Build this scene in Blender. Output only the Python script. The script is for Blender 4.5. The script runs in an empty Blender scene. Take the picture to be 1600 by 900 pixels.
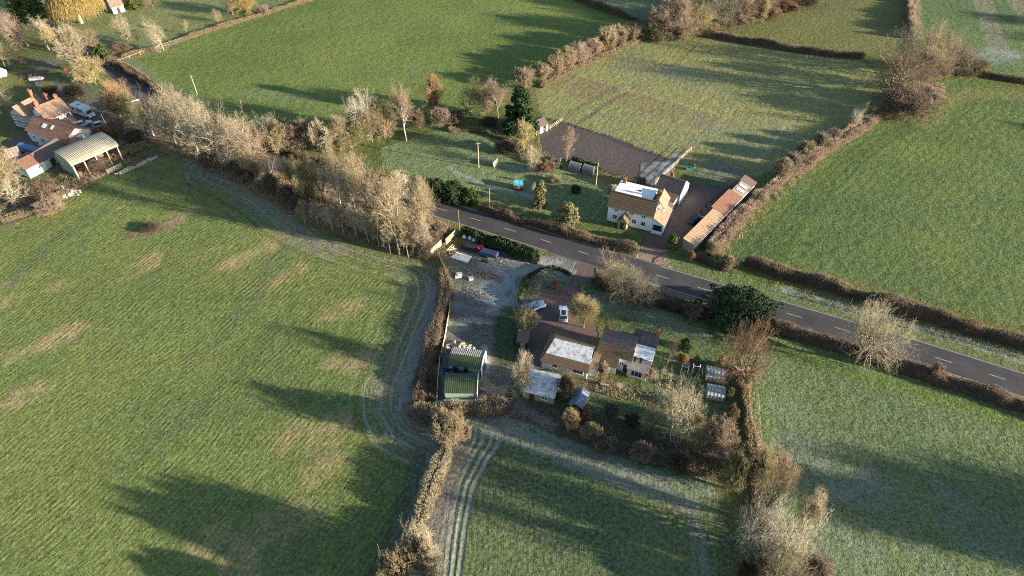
import bpy, math, random
import numpy as np
from mathutils import Vector
R = math.radians
rng = np.random.default_rng(7)
random.seed(7)
SC = bpy.context.scene
COL = SC.collection

# ------------------------------------------------------------------ camera
CH = 97.0                       # flying height of the drone, metres
FPX = 1067.0                    # focal length in photo pixels (24 mm equivalent)
TILT = R(43.1)                  # down tilt
cam = bpy.data.cameras.new('camera'); camo = bpy.data.objects.new('camera', cam); COL.objects.link(camo)
camo.location = (0, 0, CH); camo.rotation_euler = (R(90) - TILT, 0, 0)
cam.sensor_width = 36.0; cam.lens = 36.0 * FPX / 1600.0; cam.clip_start = 0.5; cam.clip_end = 9000
SC.camera = camo
# ------------------------------------------------------------------ light
SUN_AZ = -19.0                  # degrees from +X, the sun stands to the right and slightly behind the camera
SUN_EL = 11.8
w = bpy.data.worlds.new('World'); SC.world = w; w.use_nodes = True
nt = w.node_tree; nt.nodes.clear()
sky = nt.nodes.new('ShaderNodeTexSky'); sky.sky_type = 'NISHITA'; sky.sun_disc = False
sky.sun_elevation = R(SUN_EL); sky.sun_rotation = R(90 - SUN_AZ); sky.air_density = 1.0; sky.dust_density = 0.6; sky.ozone_density = 1.2
bg = nt.nodes.new('ShaderNodeBackground'); bg.inputs['Strength'].default_value = 0.088
out = nt.nodes.new('ShaderNodeOutputWorld')
nt.links.new(sky.outputs[0], bg.inputs[0]); nt.links.new(bg.outputs[0], out.inputs[0])
sl = bpy.data.lights.new('sun', 'SUN'); sl.energy = 5.0; sl.angle = R(0.55); sl.color = (1.0, 0.87, 0.68)
so = bpy.data.objects.new('sun', sl); COL.objects.link(so)
sd = Vector((math.cos(R(SUN_EL)) * math.cos(R(SUN_AZ)), math.cos(R(SUN_EL)) * math.sin(R(SUN_AZ)), math.sin(R(SUN_EL))))
so.rotation_euler = sd.to_track_quat('Z', 'Y').to_euler(); so.location = (150, -50, 120)
SC.view_settings.view_transform = 'Standard'; SC.view_settings.look = 'None'
SC.view_settings.exposure = 1.62; SC.view_settings.gamma = 1.0; SC.view_settings.use_curve_mapping = False
SC.cycles.max_bounces = 4; SC.cycles.diffuse_bounces = 2; SC.cycles.glossy_bounces = 2
SC.cycles.transparent_max_bounces = 6
SC.cycles.use_denoising = False; SC.cycles.filter_width = 1.0

# ------------------------------------------------------------------ survey: a point of the photograph to the ground plane at height z
def G(px, py, z=0.0):
    x = (px - 800) / FPX; y = (py - 450) / FPX
    fh = math.cos(TILT) - y * math.sin(TILT); dn = math.sin(TILT) + y * math.cos(TILT)
    t = (CH - z) / dn
    return (x * t, fh * t)
def py_of(X, Y, z):
    d = CH - z; dep = Y * math.cos(TILT) + d * math.sin(TILT)
    return 450 + FPX * (d * math.cos(TILT) - Y * math.sin(TILT)) / dep
def depth_at(X, Y, z=0.0): return Y * math.cos(TILT) + (CH - z) * math.sin(TILT)
def height_to(px, by, ty):
    X, Y = G(px, by); lo, hi = 0.0, 40.0
    for _ in range(30):
        m = (lo + hi) / 2
        if py_of(X, Y, m) > ty: lo = m
        else: hi = m
    return lo

# ------------------------------------------------------------------ mesh helpers
def tag(o, label=None, cat=None, group=None, kind=None):
    if label: o['label'] = label
    if cat: o['category'] = cat
    if group: o['group'] = group
    if kind: o['kind'] = kind
    return o
def empty(name, loc=(0, 0, 0), rz=0.0):
    o = bpy.data.objects.new(name, None); COL.objects.link(o)
    o.location = loc; o.rotation_euler = (0, 0, rz); o.empty_display_size = 0.3
    return o
def fast_mesh(name, V, F):
    V = np.asarray(V, dtype=np.float32); F = np.asarray(F, dtype=np.int32); k = F.shape[1]
    me = bpy.data.meshes.new(name)
    me.vertices.add(len(V)); me.vertices.foreach_set('co', V.ravel())
    me.loops.add(F.size); me.loops.foreach_set('vertex_index', F.ravel())
    me.polygons.add(len(F)); me.polygons.foreach_set('loop_start', np.arange(0, F.size, k, dtype=np.int32))
    me.polygons.foreach_set('loop_total', np.full(len(F), k, dtype=np.int32))
    me.update(calc_edges=True)
    return me
def link(name, me, mats, parent=None):
    o = bpy.data.objects.new(name, me); COL.objects.link(o)
    if parent: o.parent = parent
    if mats is not None and len(me.materials) == 0:
        for m in (mats if isinstance(mats, (list, tuple)) else [mats]): me.materials.append(m)
    return o
class MB:
    """collects faces, builds ONE mesh object"""
    def __init__(s): s.v = []; s.f = []; s.m = []
    def add(s, vs, fs, mi=0):
        b = len(s.v); s.v += [tuple(map(float, q)) for q in vs]
        for f in fs: s.f.append(tuple(b + i for i in f)); s.m.append(mi)
    def box(s, x0, x1, y0, y1, z0, z1, mi=0):
        s.add([(x0,y0,z0),(x1,y0,z0),(x1,y1,z0),(x0,y1,z0),(x0,y0,z1),(x1,y0,z1),(x1,y1,z1),(x0,y1,z1)],
              [(0,3,2,1),(4,5,6,7),(0,1,5,4),(1,2,6,5),(2,3,7,6),(3,0,4,7)], mi)
    def prism(s, poly, off, mi=0):
        """poly: list of 3d points, off: extrusion vector"""
        n = len(poly); q = [tuple(a + b for a, b in zip(p, off)) for p in poly]
        s.add(list(poly) + q, [tuple(range(n))[::-1], tuple(range(n, 2*n))] + [(i, (i+1) % n, n + (i+1) % n, n + i) for i in range(n)], mi)
    def cyl(s, p, q, r0, r1=None, n=8, mi=0, cap=True):
        r1 = r0 if r1 is None else r1
        p = Vector(p); q = Vector(q); d = (q - p).normalized()
        a = d.orthogonal().normalized(); b = d.cross(a)
        vs = [p + (a * math.cos(t) + b * math.sin(t)) * r0 for t in [2*math.pi*i/n for i in range(n)]]
        vs += [q + (a * math.cos(t) + b * math.sin(t)) * r1 for t in [2*math.pi*i/n for i in range(n)]]
        fs = [(i, (i+1) % n, n + (i+1) % n, n + i) for i in range(n)]
        if cap: fs += [tuple(range(n))[::-1], tuple(range(n, 2*n))]
        s.add(vs, fs, mi)
    def blob(s, c, r, n=7, m=5, jit=0.15, mi=0):
        vs = []; fs = []
        for j in range(m + 1):
            ph = math.pi * j / m
            for i in range(n):
                th = 2*math.pi*i/n; k = 1 + random.uniform(-jit, jit)
                vs.append((c[0] + r[0]*k*math.sin(ph)*math.cos(th), c[1] + r[1]*k*math.sin(ph)*math.sin(th), c[2] + r[2]*k*math.cos(ph)))
        for j in range(m):
            for i in range(n): fs.append((j*n+i, (j+1)*n+i, (j+1)*n+(i+1) % n, j*n+(i+1) % n))
        s.add(vs, fs, mi)
    def build(s, name, mats, parent=None):
        me = bpy.data.meshes.new(name); me.from_pydata(s.v, [], s.f)
        mats = mats if isinstance(mats, (list, tuple)) else [mats]
        for m in mats: me.materials.append(m)
        if max(s.m + [0]) > 0: me.polygons.foreach_set('material_index', s.m)
        me.update()
        o = bpy.data.objects.new(name, me); COL.objects.link(o)
        if parent: o.parent = parent
        return o
def copy_tree(o, parent=None):
    c = o.copy(); COL.objects.link(c)
    if parent: c.parent = parent
    for ch in list(o.children): copy_tree(ch, c)
    return c

# ------------------------------------------------------------------ materials
def new_mat(name):
    m = bpy.data.materials.new(name); m.use_nodes = True
    n = m.node_tree; b = n.nodes['Principled BSDF']; b.inputs['Specular IOR Level'].default_value = 0.25
    return m, n, b
def N(n, t, **kw):
    q = n.nodes.new(t)
    for k, v in kw.items():
        if k in q.inputs.keys(): q.inputs[k].default_value = v
        else: setattr(q, k, v)
    return q
def noise(n, vec, scale, detail=4, rough=0.6):
    q = N(n, 'ShaderNodeTexNoise'); q.inputs['Scale'].default_value = scale; q.inputs['Detail'].default_value = detail; q.inputs['Roughness'].default_value = rough
    if vec is not None: n.links.new(vec, q.inputs['Vector'])
    return q.outputs['Fac']
def mrange(n, v, a, b, c, d):
    q = N(n, 'ShaderNodeMapRange'); n.links.new(v, q.inputs['Value'])
    for k, x in zip(('From Min', 'From Max', 'To Min', 'To Max'), (a, b, c, d)): q.inputs[k].default_value = x
    return q.outputs[0]
def mth(n, op, a, b=None):
    q = N(n, 'ShaderNodeMath', operation=op)
    for i, x in enumerate((a, b)):
        if x is None: continue
        if isinstance(x, (int, float)): q.inputs[i].default_value = x
        else: n.links.new(x, q.inputs[i])
    return q.outputs[0]
def mixc(n, f, a, b, mode='MIX'):
    q = N(n, 'ShaderNodeMix', data_type='RGBA', blend_type=mode)
    for s, x in ((0, f), (6, a), (7, b)):
        if isinstance(x, (int, float)): q.inputs[s].default_value = x
        elif isinstance(x, tuple): q.inputs[s].default_value = tuple(x) + ((1,) if len(x) == 3 else ())
        else: n.links.new(x, q.inputs[s])
    return q.outputs[2]
def scalec(n, c, f):
    """colour times factor socket"""
    q = N(n, 'ShaderNodeVectorMath', operation='SCALE')
    n.links.new(c, q.inputs[0]); n.links.new(f, q.inputs['Scale'])
    return q.outputs[0]
MC = {}
def mat(name, col, rough=0.8, var=0.2, scale=3.0, metal=0.0, bump=0.0, var2=None, frost=None, stripes=None, spec=0.25):
    """plain procedural surface: noise mottled colour, optional second colour blotches, frost, ribs"""
    if name in MC: return MC[name]
    m, n, b = new_mat(name); MC[name] = m
    tc = N(n, 'ShaderNodeTexCoord').outputs['Object']
    f = noise(n, tc, scale, 5, 0.65)
    rgb = N(n, 'ShaderNodeRGB'); rgb.outputs[0].default_value = (*col, 1)
    c = scalec(n, rgb.outputs[0], mrange(n, f, 0.3, 0.7, 1 - var, 1 + var))
    if var2:
        c = mixc(n, mrange(n, noise(n, tc, var2[1], 4, 0.6), var2[2], var2[2] + 0.12, 0, 1), c, var2[0])
    h = f
    if stripes:       # (axis, period, depth, amount in the colour)
        sx = N(n, 'ShaderNodeSeparateXYZ'); n.links.new(tc, sx.inputs[0])
        s = mth(n, 'SINE', mth(n, 'MULTIPLY', sx.outputs[stripes[0]], 2*math.pi/stripes[1]))
        c = scalec(n, c, mrange(n, s, -1, 1, 1 - stripes[3], 1 + stripes[3]))
        h = mth(n, 'ADD', mth(n, 'MULTIPLY', f, 0.3), mth(n, 'MULTIPLY', s, stripes[2]))
    if frost:         # (amount threshold, colour)
        fm = mrange(n, noise(n, tc, frost[2], 6, 0.7), frost[0], frost[0] + 0.2, 0, 1)
        c = mixc(n, fm, c, frost[1])
    n.links.new(c, b.inputs['Base Color']); b.inputs['Roughness'].default_value = rough; b.inputs['Metallic'].default_value = metal
    b.inputs['Specular IOR Level'].default_value = spec
    if bump:
        q = N(n, 'ShaderNodeBump'); q.inputs['Strength'].default_value = bump; q.inputs['Distance'].default_value = 0.08
        n.links.new(h, q.inputs['Height']); n.links.new(q.outputs[0], b.inputs['Normal'])
    return m
def plant_mat(name, rough=0.85, var=0.35, trans=0.0):
    """bark and leaves: the hue is the object's own colour"""
    m, n, b = new_mat(name)
    oi = N(n, 'ShaderNodeObjectInfo'); ge = N(n, 'ShaderNodeNewGeometry')
    f = noise(n, ge.outputs['Position'], 0.7, 3, 0.7)
    g = noise(n, ge.outputs['Position'], 6.0, 2, 0.6)
    k = mth(n, 'MULTIPLY', mrange(n, f, 0.3, 0.7, 1 - var, 1 + var), mrange(n, g, 0.3, 0.7, 0.8, 1.2))
    big = noise(n, ge.outputs['Position'], 0.22, 3, 0.6)
    c = scalec(n, oi.outputs['Color'], k)
    c = mixc(n, mrange(n, big, 0.42, 0.7, 0.0, 0.55), c, mixc(n, 1.0, c, (0.62, 0.72, 0.55), 'MULTIPLY'))
    n.links.new(c, b.inputs['Base Color']); b.inputs['Roughness'].default_value = rough
    b.inputs['Specular IOR Level'].default_value = 0.15
    return m
M_TWIG = plant_mat('twigs'); M_LEAF = plant_mat('leaves', 0.7, 0.4)
M_CORE = mat('hedge_wood', (0.085, 0.065, 0.045), 0.95, 0.3, 2.0)
M_BARK = mat('bark', (0.22, 0.185, 0.13), 0.9, 0.35, 4.0, bump=0.4)
M_BARKP = mat('pale_bark', (0.45, 0.40, 0.31), 0.85, 0.3, 3.0)
M_BARKI = mat('ivy_bark', (0.16, 0.17, 0.07), 0.85, 0.35, 3.0)
WHITE = mat('white_paint', (0.84, 0.85, 0.85), 0.6, 0.06, 1.0)
CREAM = mat('cream_render', (0.74, 0.69, 0.62), 0.8, 0.12, 1.2)
GLASS = mat('dark_window_glass', (0.02, 0.025, 0.035), 0.12, 0.1, 1.0, spec=0.6)
WOOD = mat('weathered_wood', (0.36, 0.29, 0.19), 0.85, 0.3, 5.0)
PALEWOOD = mat('pale_new_wood', (0.58, 0.49, 0.33), 0.8, 0.2, 4.0)
DARKWOOD = mat('dark_stained_wood', (0.06, 0.045, 0.035), 0.8, 0.3, 3.0, stripes=(0, 0.18, 0.4, 0.2))
BRICK = mat('red_brick', (0.30, 0.12, 0.07), 0.85, 0.3, 5.0)
RUBBER = mat('black_rubber', (0.015, 0.015, 0.016), 0.8, 0.1, 4.0)
METAL = mat('grey_metal', (0.3, 0.31, 0.32), 0.45, 0.12, 3.0, metal=0.6)
# ------------------------------------------------------------------ the ground: one fine grid, split into fields
def vnoise(X, Y, s, seed):
    """value noise in numpy, about -1..1, feature size s metres"""
    r = np.random.default_rng(seed); T = r.uniform(-1, 1, (128, 128))
    x = X / s + 1000.37; y = Y / s + 1000.71
    xi = np.floor(x).astype(int); yi = np.floor(y).astype(int); fx = x - xi; fy = y - yi
    fx = fx*fx*(3-2*fx); fy = fy*fy*(3-2*fy); a = lambda i, j: T[(xi+i) % 128, (yi+j) % 128]
    return (a(0,0)*(1-fx)+a(1,0)*fx)*(1-fy)+(a(0,1)*(1-fx)+a(1,1)*fx)*fy
def W(pts, z=0.0): return [G(p[0], p[1], z) for p in pts]
def catmull(P, step=1.0):
    P = [np.array(p, float) for p in P]; P = [2*P[0]-P[1]] + P + [2*P[-1]-P[-2]]; out = []
    for i in range(1, len(P)-2):
        a, b, c, d = P[i-1:i+3]; n = max(1, int(np.linalg.norm(c-b)/step))
        for k in range(n):
            t = k/n; out.append(0.5*((2*b)+(-a+c)*t+(2*a-5*b+4*c-d)*t*t+(-a+3*b-3*c+d)*t**3))
    out.append(P[-2]); return np.array(out)
nr, nc = 620, 1000
ys = [22.0]
while ys[-1] < 345: ys.append(ys[-1] + 0.24 + max(0, ys[-1]-40)*0.0042)
ys = np.array(ys); nr = len(ys)
us = np.linspace(-0.9, 0.9, nc)
dep = ys*math.cos(TILT) + CH*math.sin(TILT)
GX = (us[None, :]*dep[:, None]).ravel(); GY = np.repeat(ys, nc)
NV = len(GX)
d1 = vnoise(GX, GY, 2.2, 1) + 0.5*vnoise(GX, GY, 0.8, 2); d2 = vnoise(GX, GY, 2.2, 3) + 0.5*vnoise(GX, GY, 0.8, 4)
JX = GX + 0.45*d1; JY = GY + 0.45*d2                  # jittered copy: every painted edge becomes ragged
L1 = vnoise(GX, GY, 14, 5); L2 = vnoise(GX, GY, 40, 6); L3 = vnoise(GX, GY, 5, 7)
col = np.zeros((NV, 3)); frost = np.zeros(NV); lump = np.full(NV, 1.0); phase = np.zeros(NV); strp = np.zeros(NV)
col[:] = (0.105, 0.125, 0.045)
col += (0.03*L1)[:, None]*np.array([1.2, 0.6, 0.5])
def inpoly(pts, jit=True):
    X, Y = (JX, JY) if jit else (GX, GY)
    r = np.zeros(NV, bool); n = len(pts)
    x0 = min(p[0] for p in pts); x1 = max(p[0] for p in pts); y0 = min(p[1] for p in pts); y1 = max(p[1] for p in pts)
    idx = np.nonzero((X > x0) & (X < x1) & (Y > y0) & (Y < y1))[0]
    x = X[idx]; y = Y[idx]; c = np.zeros(len(idx), bool)
    for i in range(n):
        ax, ay = pts[i]; bx, by = pts[(i+1) % n]
        if ay == by: continue
        k = ((ay > y) != (by > y)) & (x < (bx-ax)*(y-ay)/(by-ay)+ax); c ^= k
    r[idx] = c; return r
def pdist(pts, reach, jit=True):
    """distance to a polyline, only evaluated within reach"""
    X, Y = (JX, JY) if jit else (GX, GY); D = np.full(NV, 1e3)
    for (ax, ay), (bx, by) in zip(pts[:-1], pts[1:]):
        m = (X > min(ax, bx)-reach) & (X < max(ax, bx)+reach) & (Y > min(ay, by)-reach) & (Y < max(ay, by)+reach)
        idx = np.nonzero(m)[0]
        if not len(idx): continue
        x = X[idx]; y = Y[idx]; L = (bx-ax)**2+(by-ay)**2+1e-9
        t = np.clip(((x-ax)*(bx-ax)+(y-ay)*(by-ay))/L, 0, 1)
        D[idx] = np.minimum(D[idx], np.hypot(x-ax-t*(bx-ax), y-ay-t*(by-ay)))
    return D
def blend(wt, c, fr=None, lm=None):
    global col, frost, lump
    wt = np.clip(wt, 0, 1); col = col*(1-wt[:, None]) + np.array(c)*wt[:, None]
    if fr is not None: frost = frost*(1-wt) + fr*wt
    if lm is not None: lump = lump*(1-wt) + lm*wt
def strip(px, width, c, a=1.0, fr=None, lm=None, soft=0.5, jit=True, world=False, smooth=True):
    p = px if world else W(px)
    if smooth and len(p) > 2: p = [tuple(q) for q in catmull(p, 3.0)]
    D = pdist(p, width/2+soft+1, jit)
    blend(a*np.clip((width/2+soft-D)/soft, 0, 1), c, fr, lm)
def patch(px, py, rx, ry, ang, c, a=1.0, fr=None, lm=None, rag=0.9, inside=None):
    X, Y = G(px, py); ca, sa = math.cos(R(ang)), math.sin(R(ang)); dx = JX-X; dy = JY-Y
    d = np.hypot((dx*ca+dy*sa)/rx, (-dx*sa+dy*ca)/ry) + 0.6*rag*L3 + 0.35*d1*rag + 0.4*L1*rag
    blend(a*np.clip((1.3-d)/0.8, 0, 1)*np.clip(0.8+0.55*d2, 0.15, 1)*(1 if inside is None else inside), c, fr, lm)
FIELD = {}
def field(key, px, c, fr=0.0, lm=1.0, name='field', var=(0.02, 0.02, 0.004), jit=True):
    m = inpoly(W(px), jit); FIELD[key] = (name, m)
    v = (0.7*L1 + 0.8*L2 + 0.5*L3)[:, None]*np.array(var)
    col[m] = (np.array(c) + v)[m]; frost[m] = fr + 0.15*L2[m]*fr; lump[m] = lm
    return m
def rows(m, a, b, period, amp, wob=0.5):
    """drill rows running along a->b (photo points)"""
    p, q = G(*a), G(*b); d = np.array([q[0]-p[0], q[1]-p[1]]); d /= np.linalg.norm(d)
    s = (GX*-d[1] + GY*d[0]) + wob*L1 + 0.25*wob*L3
    phase[m] = (2*math.pi*s/period)[m]; strp[m] = amp
GREEN = (0.118, 0.152, 0.042); BRIGHT = (0.088, 0.150, 0.036); TAN = (0.30, 0.235, 0.13); EARTH = (0.13, 0.09, 0.065)
# --- large fields
f1 = field('f1', [(-160,372),(0,352),(40,345),(95,318),(160,283),(235,246),(300,246),(345,272),(400,302),(470,350),(560,388),(640,404),(684,420),(692,440),(690,470),(668,530),(650,575),(640,620),(650,642),(690,648),(690,700),(662,760),(640,830),(612,900),(590,1010),(-260,1010)], (0.120,0.157,0.050), 0.06, 1.0)
rows(f1, (200,780), (245,735), 0.95, 0.85, 1.2)
f2 = field('f2', [(700,652),(800,645),(880,680),(960,712),(1110,745),(1130,800),(1150,900),(1170,1010),(640,1010),(665,880),(700,780),(722,700)], (0.086,0.121,0.045), 0.13, 1.2)
rows(f2, (800,880), (803,830), 0.9, 0.4, .8)
f3 = field('f3', [(1178,560),(1205,520),(1300,548),(1400,580),(1500,612),(1640,658),(1760,700),(1760,1010),(1230,1010),(1200,850),(1182,700),(1170,640)], (0.098,0.142,0.048), 0.17, 1.8)
f4 = field('f4', [(1118,385),(1160,330),(1215,290),(1300,215),(1370,165),(1440,135),(1490,120),(1600,138),(1760,160),(1760,560),(1600,512),(1450,472),(1290,425),(1170,400)], (0.094,0.138,0.047), 0.04, 1.7)
rows(f4, (1200,345), (1380,195), 2.2, 0.6, 1.0)
f5 = field('f5', [(838,140),(880,108),(950,82),(1010,58),(1090,55),(1200,72),(1340,92),(1380,120),(1350,170),(1290,222),(1200,270),(1150,282),(1050,250),(985,225),(880,188),(846,182)], (0.182,0.195,0.082), 0.08, 1.0)
rows(f5, (1130,130), (1165,75), 1.8, 0.5, 1.5)
f6 = field('f6', [(186,90),(330,45),(480,0),(560,-28),(880,-28),(1005,35),(960,68),(900,95),(850,118),(800,142),(740,178),(640,190),(500,228),(440,228),(400,200),(300,165),(240,125)], (0.116,0.160,0.045), 0.05, 1.0)
f7 = field('f7', [(1090,48),(1110,38),(1230,5),(1330,-28),(1430,-28),(1421,50),(1395,78),(1345,86),(1200,66)], (0.130,0.142,0.052), 0.05, 1.0)
rows(f7, (1350,60), (1352,20), 1.6, 0.3, 1.0)
f8 = field('f8', [(1428,-28),(1760,-28),(1760,150),(1600,125),(1500,108),(1440,70),(1432,30)], (0.088,0.140,0.040), 0.15, 1.2)
rows(f8, (1530,90), (1500,10), 2.6, 0.4, 1.0)
f9 = field('f9', [(884,-28),(1060,-28),(1040,20),(1005,32),(940,10)], (0.085,0.12,0.05), 0.2, 1.0)
f10 = field('f10', [(-60,-28),(555,-28),(480,-2),(330,43),(190,88),(150,70),(60,40)], (0.135,0.165,0.062), 0.1, 0.8, 'park_lawn')
f11 = field('f11', [(590,232),(690,200),(780,215),(850,245),(940,282),(960,300),(945,345),(880,340),(790,318),(700,285),(600,262)], (0.112,0.155,0.052), 0.17, 1.3, 'garden_lawn')
f12 = field('f12', [(872,190),(950,212),(1052,250),(1015,288),(985,278),(935,268),(880,252),(845,235),(840,200)], (0.075,0.062,0.064), 0.08, 0.22, 'riding_arena', (0.012,0.01,0.008))
# garden of the lower houses, its lawn, yards and drives
f13 = field('f13', [(905,430),(1000,450),(1110,490),(1200,520),(1180,560),(1165,640),(1172,735),(1110,742),(1000,712),(880,672),(820,640),(815,600),(830,600),(1000,600),(1000,560),(930,480)], (0.072,0.105,0.040), 0.10, 1.2, 'garden_lawn')
y1 = field('y1', [(705,392),(735,368),(800,395),(850,398),(905,405),(925,432),(895,440),(860,425),(825,432),(812,470),(806,560),(800,635),(690,638),(688,560),(702,480),(694,430)], (0.115,0.112,0.112), 0.2, 1.1, 'gravel_yard', (0.03,0.03,0.03))
y2 = field('y2', [(905,402),(950,420),(905,445),(908,470),(930,500),(936,540),(925,560),(850,580),(810,585),(806,545),(815,470),(850,455),(888,450)], (0.125,0.092,0.088), 0.04, 0.12, 'brick_driveway', (0.012,0.01,0.01))
y3 = field('y3', [(1030,300),(1075,285),(1130,295),(1165,285),(1120,330),(1080,375),(1065,390),(1035,395),(1022,412),(1040,428),(985,418),(1000,395),(1008,365),(1040,345)], (0.125,0.092,0.088), 0.04, 0.15, 'gravel_driveway', (0.015,0.012,0.01))
y4 = field('y4', [(8,190),(90,120),(165,150),(205,175),(245,215),(200,235),(100,275),(60,262),(10,235)], (0.115,0.105,0.085), 0.1, 0.7, 'farmyard', (0.03,0.025,0.02))
# --- details of the big left field: headland tracks, bleached patches, drainage lines
HEAD = [(330,268),(400,303),(470,352),(560,390),(635,408),(668,424),(674,448),(668,490),(645,545),(622,600),(618,640),(634,668),(690,690)]
hw = [tuple(q) for q in catmull(W(HEAD), 3.0)]
Dh = pdist(hw, 16, False)
mk = f1 & (Dh < 14)
blend(np.where(f1 & (GY < 108), np.clip((6.5-Dh)/3, 0, 1), 0)*0.55, (0.15,0.135,0.085), 0.25)
blend(np.where(f1 & (GY >= 108), np.clip((4.0-Dh)/3, 0, 1), 0)*0.5, (0.14,0.14,0.07), 0.12)
for off, a, fr, c in ((1.0,.95,.5,(0.21,0.18,0.12)),(2.1,.5,.1,(0.10,0.12,0.05)),(2.9,.95,.5,(0.20,0.175,0.11)),(4.4,.4,.05,(0.085,0.11,0.042)),(5.9,.85,.45,(0.18,0.175,0.10)),(6.7,.35,.05,(0.085,0.11,0.042)),(8.3,.6,.3,(0.165,0.165,0.08)),(10.9,.4,.2,(0.15,0.16,0.07))):
    blend(np.where(mk, a*np.clip(0.75+0.6*vnoise(GX, GY, 9, int(off*10)), 0, 1)*np.clip((0.34-np.abs(Dh-off+0.45*L3+0.8*L1*np.clip(off/8, 0, 1)))/0.2, 0, 1), 0), c, fr)
phase[mk & (Dh < 7)] = (2*math.pi*(Dh+.3*L3)/0.9)[mk & (Dh < 7)]
SOIL = (0.115,0.085,0.06)
strip([(683,425),(690,455),(682,500),(660,550),(640,600),(636,640),(652,652)], 2.6, SOIL, 0.9, 0.25, 0.9)
strip([(672,440),(668,490),(650,545),(632,600),(628,640)], 1.6, (0.13,0.12,0.09), 0.7, 0.5)
strip([(690,690),(675,740),(655,800),(632,870),(612,930)], 5.5, (0.12,0.11,0.075), 0.75, 0.4)
for o in (-1, 0, 1): strip([(660+o*9,700),(640+o*9,760),(610+o*9,830),(585+o*9,900)], 0.5, (0.07,0.09,0.05), 0.6, 0.05, smooth=True)
for p in [(545,482,5.5,3.0,40,.75),(560,472,3,2,30,.6),(385,402,7,2.6,42,.8),(330,395,4,1.6,40,.5),(95,528,5.0,2.6,35,.95),(40,618,5.0,2.3,35,.9),(450,430,5,2,45,.5),(230,405,4.5,1.8,45,.6),
          (278,335,5,1.7,38,.5),(20,440,4,1.8,35,.7),(88,448,2.5,1.2,30,.8),(560,560,3.5,2,60,.55),(530,665,5,2.4,50,.6),(455,680,5,3,50,.5),(430,820,6,3,50,.4),(520,560,3,1.4,60,.45),(570,565,3,2,60,.5),(320,850,4,2,50,.5),(380,880,4,2,45,.5),(8,470,3,2,35,.8),(5,560,4,1.5,35,.6),
          (420,380,6,2,42,.6),(205,430,3,1.2,40,.5),(500,735,4,2,60,.5),(205,320,4,1.4,30,.4)]:
    patch(p[0], p[1], p[2], p[3], p[4], (0.30,0.235,0.13), p[5], 0.1, 1.1)
patch(238,358,4.6,2.6,30, (0.17,0.115,0.08), 0.95, 0.1, 1.6)
patch(262,350,3.0,1.4,30, (0.25,0.19,0.12), 0.6, 0.1, 1.4)
for ln, wd, a in (([(20,440),(60,395),(110,360),(160,330)],3.2,.45),([(300,560),(370,500),(440,400),(475,370)],2.6,.35),([(190,735),(350,600),(470,470)],0.7,.4),([(0,330),(120,300),(220,262)],0.6,.4),([(0,385),(90,348),(200,290),(280,262)],0.6,.35),([(290,290),(360,315),(420,345)],0.8,.35)):
    strip(ln, wd, (0.075,0.105,0.05), a, 0.1, soft=1.2)
strip([(300,262),(370,300),(420,330),(470,372),(520,392)], 3.0, (0.17,0.165,0.10), 0.5, 0.35, soft=2)
# --- lower middle field: twin wheel ruts and frosted headland
for x in ((745,690,707,760,687),(756,692,716,760,697),(770,694,730,760,707),(780,696,740,760,717)):
    strip([(x[0],x[1]-18),(x[0]-3,x[1]),(x[2],x[3]),(x[4],900),(x[4]-3,1000)], 0.30, (0.15,0.15,0.16), 0.9, 0.8, 0.6, soft=0.35, jit=False)
for x in ((751,691,712,760,692),(775,695,735,760,712)):
    strip([(x[0],x[1]-14),(x[0]-3,x[1]),(x[2],x[3]),(x[4],900),(x[4]-3,1000)], 0.55, (0.11,0.14,0.055), 0.7, 0.1, soft=0.5, jit=False)
strip([(722,705),(700,770),(680,850),(668,940)], 2.6, (0.13,0.10,0.08), 0.8, 0.35, 1.3)
strip([(700,662),(760,660),(800,664)], 5, (0.15,0.14,0.10), 0.6, 0.4, 1.2)
for ln, wd, a in (([(800,672),(860,700),(912,722),(1000,752),(1090,785)],1.5,.6),([(820,662),(880,690),(960,722),(1060,752),(1115,772)],1.0,.5),([(760,675),(860,715),(960,752),(1080,800)],0.8,.5),([(1090,790),(1096,840),(1104,900),(1110,980)],0.6,.6),([(1075,790),(1082,850),(1088,940)],0.4,.4)):
    strip(ln, wd, (0.14,0.145,0.10), a, 0.5, 0.9)
# --- right fields
for p in [(1240,720,12,6,-20,.6),(1340,860,16,7,-20,.5),(1450,800,18,7,-20,.4),(1230,640,5,3,-20,.5)]:
    patch(p[0], p[1], p[2], p[3], p[4], (0.12,0.14,0.080), p[5]*.8, 0.45, inside=f3)
strip([(1215,540),(1330,580),(1480,625),(1640,680)], 2.5, (0.105,0.155,0.035), 0.6, 0.05, soft=2)
strip([(1175,405),(1300,452),(1450,492),(1600,540)], 2.0, (0.10,0.16,0.03), 0.5, 0.0, soft=1.5)
strip([(1120,392),(1180,335),(1240,285),(1330,212),(1400,168)], 1.3, (0.14,0.16,0.05), 0.7, 0.0)
strip([(1290,212),(1380,186),(1440,196)], 0.5, (0.05,0.07,0.03), 0.5)
for o in (0, 14, 28, 42): strip([(1165+o,405+o*.2),(1230+o,330),(1330+o,235),(1420+o,190)], 0.5, (0.045,0.085,0.028), 0.5, 0.0)
strip([(1445,195),(1500,150),(1600,150)], 4, (0.20,0.18,0.08), 0.45, 0.0, soft=2)
patch(1262,382,1.0,.8,0,(0.04,0.05,0.03),.8)
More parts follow.
